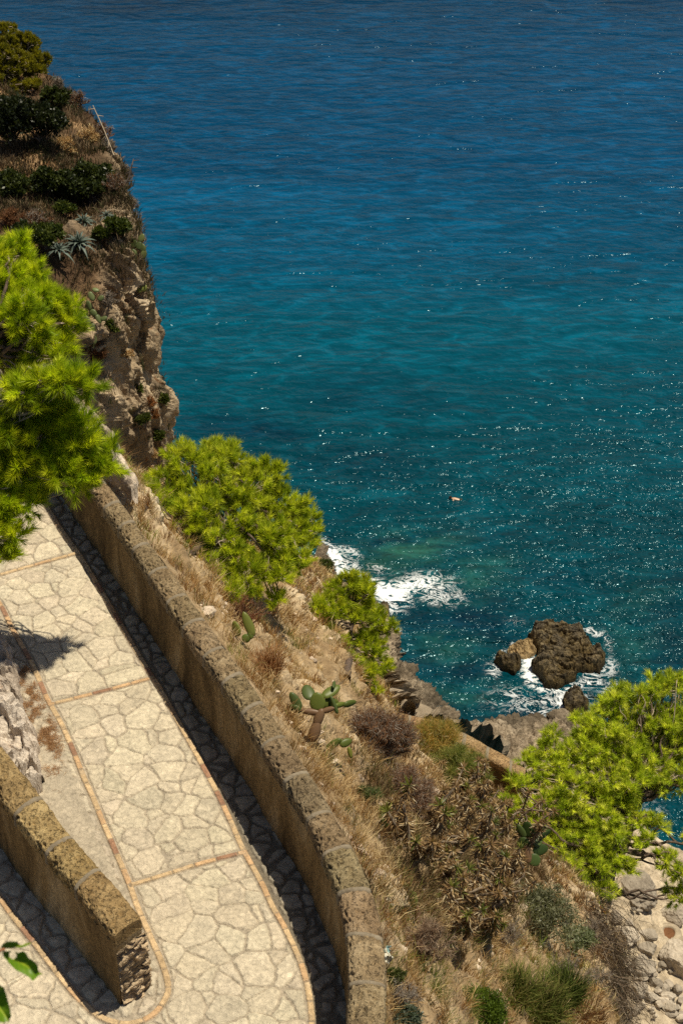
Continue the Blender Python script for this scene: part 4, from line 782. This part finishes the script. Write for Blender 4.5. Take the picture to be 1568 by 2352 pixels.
bush('green_bush', 'little olive bush on the shore rock next to the surf', 'bush', 742, 1312, 22, 26, ['hillside', 'rocky_shore'], OLV, 1800, .10, .04, lobes=6)
bush('green_bush', 'pale green weed clump between grass and the purplish shrub', 'bush', 845, 1838, 22, 40, HS, [(.13, .17, .06), (.17, .2, .08)], 1500, .07, .006, lobes=6, kind='needle')
def reeds(label, px, py, rpx, hpx, cols, n, L, W, names=HS, name='grass_clump', group=None, droop=.35, spread=.45, mat='dry'):
    b = hit(px, py, names)
    if b is None: return
    s = to_px(b)[2] / FPX; r = rpx * s; a = rng.uniform(0, 2 * np.pi, n); q = np.sqrt(rng.random(n)) * r; base = b + np.stack([np.cos(a) * q, np.sin(a) * q, q * 0 - .02], 1)
    for g in GR.values():
        pass
    D = unit(np.stack([np.cos(a) * spread * (q / r + .2), np.sin(a) * spread * (q / r + .2), np.ones(n)], 1) + rdir(n) * .22); mb = MB(); blades(mb, base, D, L * rng.uniform(.5, 1.1, n), W, pick(cols, n) * rng.uniform(.75, 1.2, (n, 1)), droop)
    single(name, mb, M[mat], b, label, 'grass clump', group)
reeds('big tawny grass tussock between the two upper prickly pears', 612, 1545, 26, 60, [(.40, .21, .09), (.50, .30, .14), (.30, .14, .055)], 900, .34, .006)
GG = [(.20, .21, .05), (.14, .17, .035), (.28, .25, .08), (.10, .13, .025)]
reeds('tall yellow-green grass clump right of the bright green bush', 1225, 2330, 50, 80, GG, 1500, .6, .009)
reeds('dark green wiry grass clump below the grey-green shrub', 1290, 2290, 36, 60, [(.07, .10, .02), (.11, .14, .03)], 900, .55, .009)
reeds('yellow-green grass clump on the slope above the bottom edge', 1170, 2290, 40, 60, GG, 1000, .5, .008)
reeds('russet grass clump low on the slope by the cliff edge', 1330, 2345, 50, 40, STRAW + RUST, 1100, .4, .009)
# dead aloe thicket
def aloe(px, py, label, tall, n, green):
    b = hit(px, py, HS)
    if b is None: return
    root = thing('aloe_shrub', label, 'aloe', b, 'aloe shrubs in the brown thicket'); S = MB(); Dl = MB(); RS_ = []; lean = np.array([.45, .2, 0.])
    for k in range(n * 2):
        a = rng.uniform(0, 6.28); top = b + [math.cos(a) * tall * .55, math.sin(a) * tall * .5, tall * rng.uniform(.55, 1.05)] + lean * tall * rng.uniform(0, .6); c = crs(wobble(b + rng.normal(size=3) * [.12, .12, 0], top, 5, .1), 16); tube(S, c, np.linspace(.022, .015, 16), 5, (.20, .155, .11))
        m = 240; i = rng.integers(4, 16, m); ax = unit(np.gradient(c, axis=0))[i]; rd = unit(np.cross(ax, rdir(m)))
        leaves(Dl, c[i] + rd * .012, unit(rd - ax * rng.uniform(-.1, 1.0, (m, 1)) - [0, 0, .2]), rng.uniform(.04, .11, m), .013, pick([(.36, .24, .11), (.50, .36, .18), (.20, .115, .05), (.11, .065, .03), (.56, .46, .30), (.15, .09, .04)], m))
        m = 26; rd = rdir(m); ax = unit(top - c[-3]); D = unit(rd + ax * .9); 
        G = MB(); leaves(G, np.repeat(top[None], m, 0), D, rng.uniform(.06, .13, m), .013, pick([(.17, .19, .035), (.24, .24, .05), (.11, .14, .03)] if rng.random() < green else [(.36, .24, .12), (.28, .17, .08)], m)); RS_.append(G)
    build('stems', S, M['twig'], root, True); build('dead_leaves', Dl, M['dry'], root); [build('rosette', g_, M['leaf'], root) for g_ in RS_]
AL = [(965, 1890, .55, 5, .5, 'upper left in the thicket, under the purplish shrub'), (1030, 1860, .7, 6, .3, 'at the top of the thicket near the green broom'), (1085, 1895, .6, 6, .2, 'upper right in the thicket beside the lower path'), (940, 1960, .6, 6, .8, 'left in the thicket with yellow-green rosettes'), (1010, 1960, .8, 7, .8, 'in the middle of the thicket with many green rosettes'),
      (1090, 1960, .9, 7, .3, 'right of the middle of the thicket with long pale dead stems'), (1160, 1955, .9, 7, .1, 'rightmost in the thicket, grey dead stems leaning towards the cactus'), (990, 2040, .5, 5, .7, 'lower left in the thicket above the stony patch'), (1075, 2075, .6, 6, .5, 'low in the thicket below the dark hollow'), (1150, 2060, .6, 6, .3, 'low in the thicket beside the grey-green shrub'), (1030, 2140, .5, 5, .5, 'lowest in the thicket, scattered on the bare slope'), (1110, 2130, .5, 5, .4, 'lowest right in the thicket, in front of the grey twigs')]
for x, y, t, n, g, w in AL: aloe(x, y, 'brown half-dead aloe shrub ' + w, t, n, g)
# prickly pears
def pad(mb, base, d, L, W, nrm, col, th=.016):
    d = unit(np.asarray(d, float)); nrm = unit(nrm - (nrm @ d) * d); sd = np.cross(d, nrm); u = np.linspace(0, 1, 13); w = np.sin(np.pi * u ** .85) ** .5; ph = np.linspace(0, 2 * np.pi, 16, endpoint=False)
    g = base + d * (u * L)[:, None, None] + sd * (np.cos(ph)[None, :, None] * (w * W / 2 + .003)[:, None, None]) + nrm * (np.sin(ph)[None, :, None] * (w ** .5 * th + .002)[:, None, None]); mb.add(g, q=grid_faces(13, 16, 0, True), col=col)
def pear(label, base, pads, col, k=1.0, group='prickly pears on the slope'):
    root = thing('prickly_pear', label, 'cactus', base, group)
    for (x0, y0, x1, y1, w, dd, wood) in pads:      # ends of the pad in the view, its width, depth offset of its tip
        d = to_px(base)[2]; a = Q(x0, y0, d); e = Q(x1, y1, d + dd); L = np.linalg.norm(e - a); n = unit(rng.normal(size=3) * .28 + [-.1, -.8, .55]); mb = MB(); c = np.array((.22, .13, .07)) if wood else np.array(pick(col, 1)[0]) * rng.uniform(.85, 1.2)
        pad(mb, a, (e - a), L * 1.06, (w if wood else w * 1.22) / FPX * d, n, c, .018 * k if not wood else w / FPX * d * .45); build('woody_stem' if wood else 'pad', mb, M['leaf'], root, True)
PG = [(.10, .13, .025), (.13, .16, .03), (.08, .11, .03), (.22, .23, .04)]
pear('largest prickly pear, with a thick woody stem, beside the rust-brown shrub', hit(716, 1690, HS) - ray(716, 1690) * .35, [(716, 1704, 730, 1655, 26, 0, 1), (724, 1668, 740, 1628, 22, 0, 1), (740, 1638, 690, 1632, 15, 0, 1), (735, 1636, 770, 1625, 12, 0, 1), (692, 1634, 666, 1622, 16, 0, 0), (690, 1630, 668, 1592, 17, 0, 0), (714, 1608, 702, 1575, 24, .1, 0), (730, 1634, 728, 1592, 29, 0, 0), (740, 1602, 778, 1576, 20, .1, 0), (735, 1618, 775, 1612, 18, .1, 0), (768, 1622, 792, 1616, 10, .1, 0), (788, 1620, 816, 1612, 13, .1, 0), (775, 1640, 760, 1600, 8, 0, 0), (650, 1632, 662, 1645, 7, 0, 0), (765, 1580, 768, 1566, 5, .1, 0)], PG)
pear('two bright prickly pear pads low on the slope under the largest one', hit(770, 1716, HS) - ray(770, 1716) * .25, [(748, 1722, 782, 1698, 14, 0, 0), (780, 1712, 806, 1700, 15, .05, 0), (800, 1715, 806, 1740, 8, 0, 0)], PG)
pear('small upright prickly pear in the grass under the middle pine', hit(556, 1460, HS) - ray(556, 1460) * .25, [(548, 1462, 538, 1428, 20, 0, 0), (582, 1462, 560, 1408, 17, 0, 0), (578, 1468, 572, 1450, 10, 0, 0), (556, 1470, 575, 1462, 16, 0, 0)], [(.12, .16, .03), (.20, .22, .045)])
pear('single tall narrow prickly pear standing alone on the bare slope', hit(960, 2115, HS) - ray(960, 2115) * .25, [(960, 2125, 958, 2080, 14, 0, 1), (956, 2082, 926, 2028, 18, 0, 0), (954, 2084, 952, 2050, 7, 0, 0)], [(.13, .17, .03), (.18, .2, .04)])
pear('dark green prickly pear among the pine needles above the grey-green shrub', hit(1215, 1985, HS) - ray(1215, 1985) * .8, [(1212, 1985, 1208, 1942, 20, 0, 1), (1212, 1950, 1196, 1925, 22, 0, 0), (1205, 1925, 1188, 1895, 14, 0, 0), (1212, 1925, 1210, 1888, 26, 0, 0), (1215, 1908, 1248, 1902, 22, .1, 0), (1225, 1945, 1240, 1920, 18, .1, 0), (1238, 1925, 1262, 1908, 16, .1, 0), (1222, 1955, 1256, 1948, 22, .1, 0), (1215, 1965, 1236, 1985, 24, 0, 0)], [(.05, .085, .022), (.07, .11, .03), (.10, .14, .04)])
pear('small prickly pear pad hidden at the left edge of the dead aloe thicket', hit(878, 1905, HS) - ray(878, 1905) * .2, [(872, 1905, 884, 1880, 12, 0, 0), (884, 1900, 896, 1892, 9, 0, 0)], [(.09, .13, .03)])
pear('hanging prickly pear chain on the cliff face of the headland beside the near pine', hit(215, 720, HD) - ray(215, 720) * .3, [(205, 670, 215, 690, 12, 0, 0), (212, 664, 228, 668, 10, 0, 0), (200, 690, 208, 712, 12, 0, 0), (208, 712, 222, 725, 12, 0, 0), (222, 722, 232, 742, 11, 0, 0), (214, 742, 210, 764, 11, 0, 0), (226, 690, 238, 680, 10, 0, 0), (232, 735, 246, 728, 10, 0, 0), (195, 725, 206, 745, 11, 0, 0), (212, 765, 218, 790, 12, 0, 0)], [(.12, .15, .05), (.16, .19, .07)], 2.2, 'prickly pears on the headland')
pear('prickly pear near the top right rim of the headland cliff', hit(320, 580, HD) - ray(320, 580) * .3, [(305, 570, 312, 552, 14, 0, 0), (318, 575, 322, 555, 14, 0, 0), (330, 580, 326, 560, 13, 0, 0), (312, 590, 304, 572, 12, 0, 0), (325, 595, 334, 575, 12, 0, 0), (320, 556, 330, 538, 12, 0, 0)], [(.10, .13, .04), (.14, .16, .05)], 2.2, 'prickly pears on the headland')
pear('tiny prickly pear on the sunlit rock face of the headland', hit(328, 668, HD) - ray(328, 668) * .2, [(326, 670, 324, 650, 9, 0, 0), (330, 670, 336, 655, 8, 0, 0), (324, 672, 316, 662, 7, 0, 0)], [(.2, .22, .05)], 2.2, 'prickly pears on the headland')
# agaves
def agave(px, py, rpx, label, n=34):
    b = hit(px, py, HD) - ray(px, py) * .5; d = to_px(b)[2]; L0 = rpx / FPX * d; root = thing('agave', label, 'agave', b, 'agaves on the headland')
    for k in range(n):
        f = k / n; a = k * 2.399; el = math.radians(80 - 78 * f ** .8 + rng.uniform(-8, 8)); D = np.array([math.cos(a) * math.cos(el), math.sin(a) * math.cos(el) , math.sin(el)]); L = L0 * rng.uniform(.8, 1.1) * (.65 + .4 * f); m = 12; t = np.linspace(0, 1, m)
        c = b + D * (t * L)[:, None] - np.array([0, 0, 1]) * (t ** 2.2 * L * (.15 + .5 * f))[:, None]; sd = unit(np.cross(D, [0, 0, 1])); w = L * .085 * (np.sin(np.pi * (t * .9 + .1)) ** .6) * (1 - t ** 4) + .002; up = unit(np.cross(sd, unit(np.gradient(c, axis=0))))
        g = np.stack([c - sd * w[:, None] + up * (w * .45)[:, None], c - up * .0, c + sd * w[:, None] + up * (w * .45)[:, None], c - up * (w * .35)[:, None]], 1); mb = MB(); mb.add(g, q=grid_faces(m, 4, 0, True), col=np.array((.16, .20, .165)) * rng.uniform(.7, 1.25)); build('leaf', mb, M['leaf'], root, True)
agave(182, 560, 52, 'largest blue-grey agave on the dark shoulder of the headland'); agave(193, 512, 42, 'agave directly above the largest agave'); agave(246, 497, 26, 'small agave right of the others, near the rim of the rock', 24); agave(136, 575, 38, 'agave left of the largest one, above the near pine', 28); agave(218, 150, 0.1, 'x', 0) if False else None
agave(125, 180, 12, 'tiny agave on the ridge right of the distant pine', 14)
def pole(pts, r, label, name, col):
    c = crs(pts, 16); mb = MB(); tube(mb, c, np.linspace(r, r * .45, 16), 7, col); 
    for k in range(4, 15, 2): tube(mb, [c[k], c[k] + unit(rng.normal(size=3) * [1, .4, .3]) * .22], [.02, .008], 4, col)
    single(name, mb, M['twig'], c[0], label, 'dead stalk')
pole([Q(262, 357, 54.5), Q(240, 300, 55), Q(214, 242, 56)], .024, 'straight pale dead agave stalk along the ridge of the headland', 'agave_stalk', (.38, .31, .22))
pole([Q(281, 430, 53), Q(295, 410, 53), Q(302, 385, 53), Q(307, 365, 53.2)], .035, 'curved dark dead stalk sticking out from the headland rim over the sea', 'agave_stalk', (.10, .08, .07))
# headland scrub
HB = [(185, 462, 50, 84, 'broadest dark green bush on the headland shoulder', DKG, 12000), (238, 440, 30, 66, 'dark green bush right of the broadest one, at the rim', DKG, 7000), (112, 450, 34, 60, 'dark bush left of the broadest bush', DKG, 7000), (95, 330, 52, 95, 'nearly black evergreen under the distant pine', [(.018, .024, .008), (.03, .038, .012)], 9000), (30, 330, 60, 110, 'black-green evergreen at the left edge under the distant pine', [(.016, .022, .008), (.026, .034, .010)], 9000),
      (130, 260, 30, 60, 'small dark bush on the ridge right of the distant pine', DKG, 3500), (112, 570, 34, 62, 'leafy green bush left of the agaves', OLV, 5000), (150, 500, 20, 40, 'narrow green shrub above the agaves', OLV, 2000), (270, 545, 30, 50, 'olive bush between agave and cliff rim', OLV, 4000), (232, 560, 18, 36, 'olive tuft right of the largest agave', OLV, 2000), (340, 560, 15, 34, 'green bush on the outer rim over the sea', [(.09, .12, .02), (.06, .09, .015)], 2500), (352, 605, 10, 22, 'small green bush below the rim bush', OLV, 1200),
      (402, 880, 9, 16, 'green tuft sticking out over the sea low on the cliff', OLV, 900), (368, 1010, 12, 24, 'green tuft near the cliff foot', OLV, 1100), (330, 975, 14, 26, 'olive tuft in the lower cliff face', OLV, 1400), (375, 930, 11, 24, 'small bush by the cliff rim low down', OLV, 1200), (250, 770, 18, 36, 'grey-green bush in a cleft beside the near pine', OLV, 2200), (320, 905, 12, 22, 'dull green tuft in the rust coloured patch', OLV, 900), (20, 460, 44, 60, 'shaded bush at the left edge of the headland', DKG, 5000), (60, 560, 34, 40, 'shaded shrub above the near pine', DKG, 4000)]
for x, y, r, h, lab, c, n in HB: bush('headland_bush', lab, 'bush', x, y, r, h, HD, c, n, .13, .07, 'green bushes on the headland', lobes=max(5, min(20, r // 3)))
TB = [(165, 210, 22, 26, 'grey bare shrub on the ridge beside the tiny agave', GREYTW), (140, 205, 18, 22, 'grey bare shrub on the ridge nearest the distant pine', GREYTW), (180, 245, 24, 30, 'reddish grey shrub on the ridge below the first grey one', RUST + GREYTW), (215, 270, 24, 34, 'grey shrub at the upper end of the pale stalk', GREYTW), (235, 320, 26, 34, 'brown grey shrub beside the pale stalk', GREYTW + RUST), (205, 330, 26, 34, 'tawny shrub left of the pale stalk', STRAW), (252, 350, 18, 26, 'grey shrub at the foot of the pale stalk', GREYTW), (150, 350, 28, 30, 'straw coloured scrub in the sunny gully', STRAW),
      (286, 400, 14, 20, 'grey twigs at the rim by the curved dark stalk', GREYTW), (262, 440, 26, 34, 'brown dead shrub right of the dark bushes', RUST + GREYTW), (220, 470, 24, 30, 'tangled dead shrub above the agaves', GREYTW), (300, 480, 18, 28, 'grey scrub hanging on the cliff rim', GREYTW), (85, 525, 34, 34, 'tangled brown shrub above the leafy green bush', RUST + GREYTW), (30, 520, 34, 34, 'dry brown shrub at the left edge above the near pine', RUST), (220, 830, 26, 40, 'dead brown shrub in the cliff shade beside the near pine', RUST), (250, 700, 20, 26, 'dry twigs on the upper cliff face', GREYTW), (345, 935, 16, 24, 'rusty dry tuft on the lower cliff', [(.34, .15, .05)]),
      (350, 1050, 14, 20, 'straw tuft at the foot of the cliff', STRAW), (358, 960, 12, 22, 'rusty tuft near the low cliff rim', [(.30, .14, .05)]), (290, 820, 18, 20, 'straw tuft in the middle of the cliff', STRAW), (340, 1085, 14, 18, 'tawny tuft just above the middle pine', STRAW), (375, 720, 10, 16, 'pale dry tuft on the outer cliff rim', STRAW)]
for x, y, r, h, lab, c in TB: twiggy('dry_headland_shrub', lab, 'dry shrub', x, y, r, h, HD, c, 14, 420, 6, 'dry shrubs on the headland', w=.0065, l3=.22)
def scatter(name, n, cl, dens, L, W, cols, droop=.35, mat='dry', jitter=.1, lean=(0, 0, 1)):
    g, nn, _ = GR[name]; a = g[:-1, :-1]; ar = np.linalg.norm(np.cross(g[1:, :-1] - a, g[:-1, 1:] - a), axis=-1); px, py, d = to_px(a); vis = (px > -60) & (px < 1630) & (py > -60) & (py < 2420)
    w = (ar * dens(a, px, py) * vis / np.maximum(d, 5) ** 1.2).ravel(); w = np.where(np.isfinite(w), w, 0); idx = rng.choice(len(w), n, p=w / w.sum()); i, j = np.unravel_index(idx, ar.shape); c = g[i, j]; nc = nn[i, j]; nc = nc * np.sign(nc[:, 2:3] + 1e-6)
    c = np.repeat(c, cl, 0); nc = np.repeat(nc, cl, 0); t = rdir(len(c)) * jitter * rng.uniform(.1, 1, (len(c), 1)); t = t - nc * (t * nc).sum(-1, keepdims=True); B = c + t - nc * .02
    D = unit(nc * .35 + np.array(lean) * .9 + t / jitter * .5 + rdir(len(c)) * .3); cc = np.repeat(pick(cols, n) * rng.uniform(.75, 1.25, (n, 1)), cl, 0) * rng.uniform(.8, 1.2, (len(c), 1)); k = np.repeat(rng.uniform(.5, 1.3, n), cl)
    mb = MB(); sc = np.repeat((np.maximum(d[i, j], 14) / 18), cl); blades(mb, B, D, L * k * rng.uniform(.5, 1.1, len(c)), W * sc, cc, droop); return mb
def dn(a, px, py):
    m = fbm(a * 1.3, 900, 4); near = sst(1150, 700, px - (py - 1500) * .55); return sst(-.15, .22, m + .12) * (.25 + .9 * near) + .03
tag(build('dry_grass', scatter('hillside', 9000, 24, dn, .25, .0065, STRAW, lean=(.12, -.1, 1)), M['dry']), None, None, None, 'stuff')
tag(build('dry_scrub', scatter('hillside', 5200, 16, lambda a, px, py: sst(-.1, .3, fbm(a * 1.1, 950, 3)) + .1, .16, .0045, GREYTW + RUST + [(.12, .14, .05), (.16, .10, .06)], jitter=.14), M['dry']), None, None, None, 'stuff')
tag(build('tangled_scrub', scatter('hillside', 3600, 18, lambda a, px, py: np.exp(-(((px - 1070) / 130) ** 2 + ((py - 2000) / 110) ** 2)) + .4 * np.exp(-(((px - 900) / 60) ** 2 + ((py - 1800) / 60) ** 2)), .26, .006, [(.16, .10, .05), (.24, .16, .08), (.10, .065, .035), (.34, .25, .14), (.13, .14, .035)], jitter=.2), M['dry']), None, None, None, 'stuff')
def rubble():
    g, nn, _ = GR['hillside']; mb = MB(); px, py, d = to_px(g); r = np.random.default_rng(5); k = 0
    while k < 520:
        i, j = r.integers(0, g.shape[0]), r.integers(8, 250)
        if not (450 < px[i, j] < 1380 and 1300 < py[i, j] < 2400) or fbm(g[i, j][None] * .9, 15, 3)[0] < .02: continue
        c = r.uniform(.75, 1.25); rock_mesh(mb, g[i, j], np.array([1, .8, .6]) * r.uniform(.02, .06) * (1 + 1.2 * (r.random() < .08)), k, res=7, col=np.array([1.5, 1.45, 1.4]) * c); k += 1
    tag(build('slope_rubble', mb, M['limestone']), None, None, None, 'stuff')
rubble()
tag(build('green_grass', scatter('hillside', 2600, 16, lambda a, px, py: sst(-.1, .25, fbm(a * 1.4, 955, 3)) * sst(2050, 2250, py) + sst(.1, .3, fbm(a * 1.4, 956, 3)) * .35, .24, .0055, [(.27, .29, .06), (.18, .23, .04), (.36, .34, .10), (.13, .17, .03)], jitter=.12), M['leaf']), None, None, None, 'stuff')
tag(build('headland_scrub', scatter('headland', 6500, 14, lambda a, px, py: sst(-.15, .3, fbm(a * .5, 970, 3)) * sst(700, 480, py + (200 - px) * .3) + .05, .38, .0085, [(.20, .14, .08), (.14, .10, .06), (.26, .19, .11), (.07, .075, .03), (.11, .08, .05), (.05, .055, .022)], jitter=.35), M['dry']), None, None, None, 'stuff')
def cliff_fringe():
    mb = MB(); pts = np.array([hit(x, y, HS) for x, y in [(1352, 2095), (1372, 2130), (1385, 2170), (1392, 2210), (1396, 2250), (1398, 2290), (1400, 2330)] if hit(x, y, HS) is not None])
    n = 4200; i = rng.integers(0, len(pts) - 1, n); f = rng.random((n, 1)); B = pts[i] * (1 - f) + pts[i + 1] * f + rng.normal(size=(n, 3)) * [.22, .3, .2]; D = unit(np.array([.35, -.1, -.6]) + rdir(n) * .55)
    blades(mb, B, D, rng.uniform(.15, .5, n), .008, pick([(.10, .07, .045), (.16, .11, .07), (.07, .055, .035), (.24, .19, .14)], n), .3); tag(build('hanging_dry_growth', mb, M['dry']), None, None, None, 'stuff')
cliff_fringe()
def litter():
    mb = MB(); n = 12000; c = rng.normal(size=(n, 2)) * [15, 36]; cen = np.array([(70, 1600), (88, 1650), (105, 1690), (60, 1560), (118, 1720), (40, 1700), (30, 1640)])[rng.integers(0, 7, n)]; px, py = cen[:, 0] + c[:, 0], cen[:, 1] + c[:, 1]
    keep = (px < 60 + (py - 1540) * .48 + 10) & (fbm(np.stack([px * .06, py * .06, px * 0], 1), 5, 3) > .04); px, py = px[keep], py[keep]; B = np.array([P(x, y, 35.03) for x, y in zip(px, py)]); m = len(B); D = unit(rdir(m) * [1, 1, .12]); needles(mb, B, D, rng.uniform(.03, .08, m), .003, pick([(.36, .19, .085), (.28, .15, .07), (.44, .27, .13)], m))
    tag(build('pine_needle_litter', mb, M['dry']), None, None, None, 'stuff')
litter()

# ------------------------------------------------------------------ small things
def tissue():
    b = hit(888, 2192, HS) - ray(888, 2192) * .25; mb = MB(); u = np.linspace(-1, 1, 24); U, V = np.meshgrid(u, u, indexing='ij'); p = np.stack([U, V, U * 0], -1); q = p * (.03, .045, .0) + np.stack([fbm(p * 1.8, 5, 3), fbm(p * 1.8 + 5, 6, 3), fbm(p * 2.2, 7, 3)], -1) * .07
    g = b + q; mb.add(g, q=grid_faces(24, 24), col=np.where((V > .35)[..., None], np.array([.30, .45, .42]), np.array([.55, .52, .42])).reshape(-1, 3)); mb.add(g - [0, 0, .002], q=grid_faces(24, 24)[:, ::-1], col=(.7, .68, .6)); single('crumpled_tissue', mb, M['twig'], b, 'crumpled pale tissue with a teal edge caught against the outside of the near wall', 'tissue', None, True)
tissue()
def swimmer():
    c = P(1052, 1147, 0); c[2] = SEA - .07; root = thing('person', 'bare-backed swimmer with dark hair and dark trunks doing breaststroke in the open water', 'person', c)
    J = {}; V = []; E = []; Rr = []
    def j(n, x, y, z, r, par=None):
        J[n] = len(V); V.append((x, y, z)); Rr.append(r)
        if par is not None: E.append((J[par], J[n]))
    j('pelvis', .18, 0, -.06, (.15, .11)); j('waist', 0, 0, -.01, (.13, .10), 'pelvis'); j('chest', -.24, 0, .02, (.17, .12), 'waist'); j('shou', -.40, 0, .02, (.15, .10), 'chest'); j('neck', -.50, 0, .06, (.055, .055), 'shou'); j('head0', -.57, 0, .11, (.075, .07), 'neck'); j('head', -.66, 0, .13, (.085, .10), 'head0'); j('crownp', -.74, 0, .15, (.06, .07), 'head')
    for s in (-1, 1):
        t = str(s); j('sh' + t, -.40, s * .19, 0, (.06, .06), 'shou'); j('el' + t, -.56, s * .36, -.12, (.042, .042), 'sh' + t); j('wr' + t, -.78, s * .24, -.14, (.028, .028), 'el' + t); j('pa' + t, -.85, s * .21, -.14, (.036, .018), 'wr' + t)
        for k, (dy, L) in enumerate([(-.03, .065), (-.01, .08), (.012, .074), (.032, .058)]): j('fa%d' % k + t, -.89, s * .21 + dy, -.145, (.010, .010), 'pa' + t); j('fb%d' % k + t, -.89 - L, s * .21 + dy * 1.3, -.16, (.008, .008), 'fa%d' % k + t)
        j('th' + t, -.83, s * .165, -.15, (.011, .011), 'wr' + t); j('tt' + t, -.88, s * .145, -.16, (.009, .009), 'th' + t)
        j('hip' + t, .26, s * .09, -.10, (.10, .095), 'pelvis'); j('kn' + t, .58, s * .24, -.22, (.062, .062), 'hip' + t); j('an' + t, .90, s * .12, -.20, (.04, .04), 'kn' + t); j('ft' + t, 1.08, s * .16, -.24, (.03, .022), 'an' + t)
    ca, sa = math.cos(-.12), math.sin(-.12); V = [(x * ca - y * sa, x * sa + y * ca, z + .05) for x, y, z in V]
    me = bpy.data.meshes.new('body'); me.from_pydata(V, E, []); sv = me.skin_vertices or None; o = bpy.data.objects.new('body', me); COL.objects.link(o); o.parent = root
    m = o.modifiers.new('skin', 'SKIN'); m.use_smooth_shade = True; sk = me.skin_vertices[0].data if len(me.skin_vertices) else None
    if sk is None:
        import bmesh; bm = bmesh.new(); bm.from_mesh(me); bm.verts.layers.skin.verify(); bm.to_mesh(me); bm.free(); sk = me.skin_vertices[0].data
    for q, r in zip(sk, Rr): q.radius = r
    sk[0].use_root = True; o.modifiers.new('sub', 'SUBSURF').render_levels = 2
    mt, nt, b = nodes('skin'); b.inputs['Base Color'].default_value = (.52, .33, .21, 1); b.inputs['Roughness'].default_value = .35; me.materials.append(mt)
    hd = c + [-.68 * ca, -.68 * sa, .22]; mb = MB(); rock_mesh(mb, hd + [.02, 0, .02], (.125, .105, .10), 3, cuts=0, res=14, rough=.08, col=(.035, .025, .02)); build('hair', mb, M['twig'], root, True)
    face = MB(); hf = c + [-.775 * ca, -.775 * sa + .0, .15]; tube(face, [hf + [.03, 0, .02], hf + [-.025, 0, -.01]], [.014, .018], 6, (.55, .30, .18)); build('nose', face, M['twig'], root, True)
    mb = MB(); t = np.linspace(0, 1, 8); tube(mb, c + np.stack([.06 + t * .22, t * 0 - .01, .045 - t * .05], 1), .165 - .0 * t, 14, (.04, .05, .035)); g = mb.v[0]; g[:, 2] = (g[:, 2] - c[2]) * .78 + c[2] + .0; build('swim_trunks', mb, M['twig'], root, True)
swimmer()
def twig_leaves():
    from mathutils.geometry import tessellate_polygon
    def zl(L): return [(a * .121, 2067 + b * .121) for a, b in L]
    A = zl([(20, 985), (90, 960), (150, 955), (250, 975), (350, 990), (450, 960), (510, 1010), (560, 1095), (680, 1165), (730, 1240), (750, 1340), (835, 1420), (745, 1440), (690, 1500), (622, 1558), (560, 1480), (480, 1430), (380, 1380), (300, 1340), (200, 1240), (100, 1130)])
    B_ = zl([(0, 950), (50, 830), (120, 790), (220, 772), (350, 785), (395, 855), (450, 830), (540, 795), (635, 800), (560, 860), (460, 905), (300, 918), (120, 935)])
    C_ = zl([(-260, 1700), (-120, 1620), (0, 1600), (90, 1660), (140, 1800), (175, 1950), (215, 2100), (225, 2220), (190, 2310), (60, 2340), (-120, 2300), (-260, 2200)])
    d0 = 2.35; root = thing('leafy_twig', 'blurred bright green leaves on a twig poking in at the bottom left corner', 'twig', Q(-30, 2200, d0)); mb = MB(); tube(mb, crs([Q(-90, 2330, d0 + .05), Q(-40, 2250, d0), Q(-5, 2190, d0), Q(12, 2180, d0)], 10), .0022, 6, (.35, .16, .08)); build('stem', mb, M['twig'], root, True)
    for L, b, hole, cen in ((A, (0, 990), (30, 2194, 7), (0.62, 0.55)), (B_, (0, 950), None, (0, 0)), (C_, (0, 1700), None, (0, 0))):
        poly = np.array(L); ax0 = poly[0]; far = poly[np.argmax(np.linalg.norm(poly - ax0, axis=1))]; ax = unit(far - ax0); nr = np.array([-ax[1], ax[0]])
        s = 2.0; x = np.arange(poly[:, 0].min() - 2, poly[:, 0].max() + 2, s); y = np.arange(poly[:, 1].min() - 2, poly[:, 1].max() + 2, s); X, Y = np.meshgrid(x, y, indexing='ij'); p = np.stack([X.ravel(), Y.ravel()], 1); k = inside(p, poly)
        if hole: k &= np.linalg.norm(p - hole[:2], axis=1) > hole[2]
        v = (p - ax0) @ nr; u = (p - ax0) @ ax; dep = d0 + .02 - .0006 * np.abs(v) - .0003 * u + .004 * np.sin(u / 12) * np.sign(v) * np.minimum(np.abs(v) / 10, 1)
        W = np.array([Q(a, b_, d) for (a, b_), d in zip(p, dep)]); f = grid_faces(*X.shape); f = f[k[f].all(1)]; q, inv = np.unique(f, return_inverse=True); inv = inv.reshape(-1, 4); vein = np.exp(-(v / 2.0) ** 2) + .35 * np.exp(-(((u - np.abs(v) * .8) % 13 - 6.5) / 1.0) ** 2)
        col = np.array([.13, .25, .012]) + np.clip(vein, 0, 1)[:, None] * np.array([.22, .18, .01]); mb = MB(); mb.add(W[q], q=inv, col=col[q]); mb.add(W[q] + ray(0, 2200) * .0008, q=inv[:, ::-1], col=col[q]); build('leaf', mb, M['leaf'], root, True)
twig_leaves()
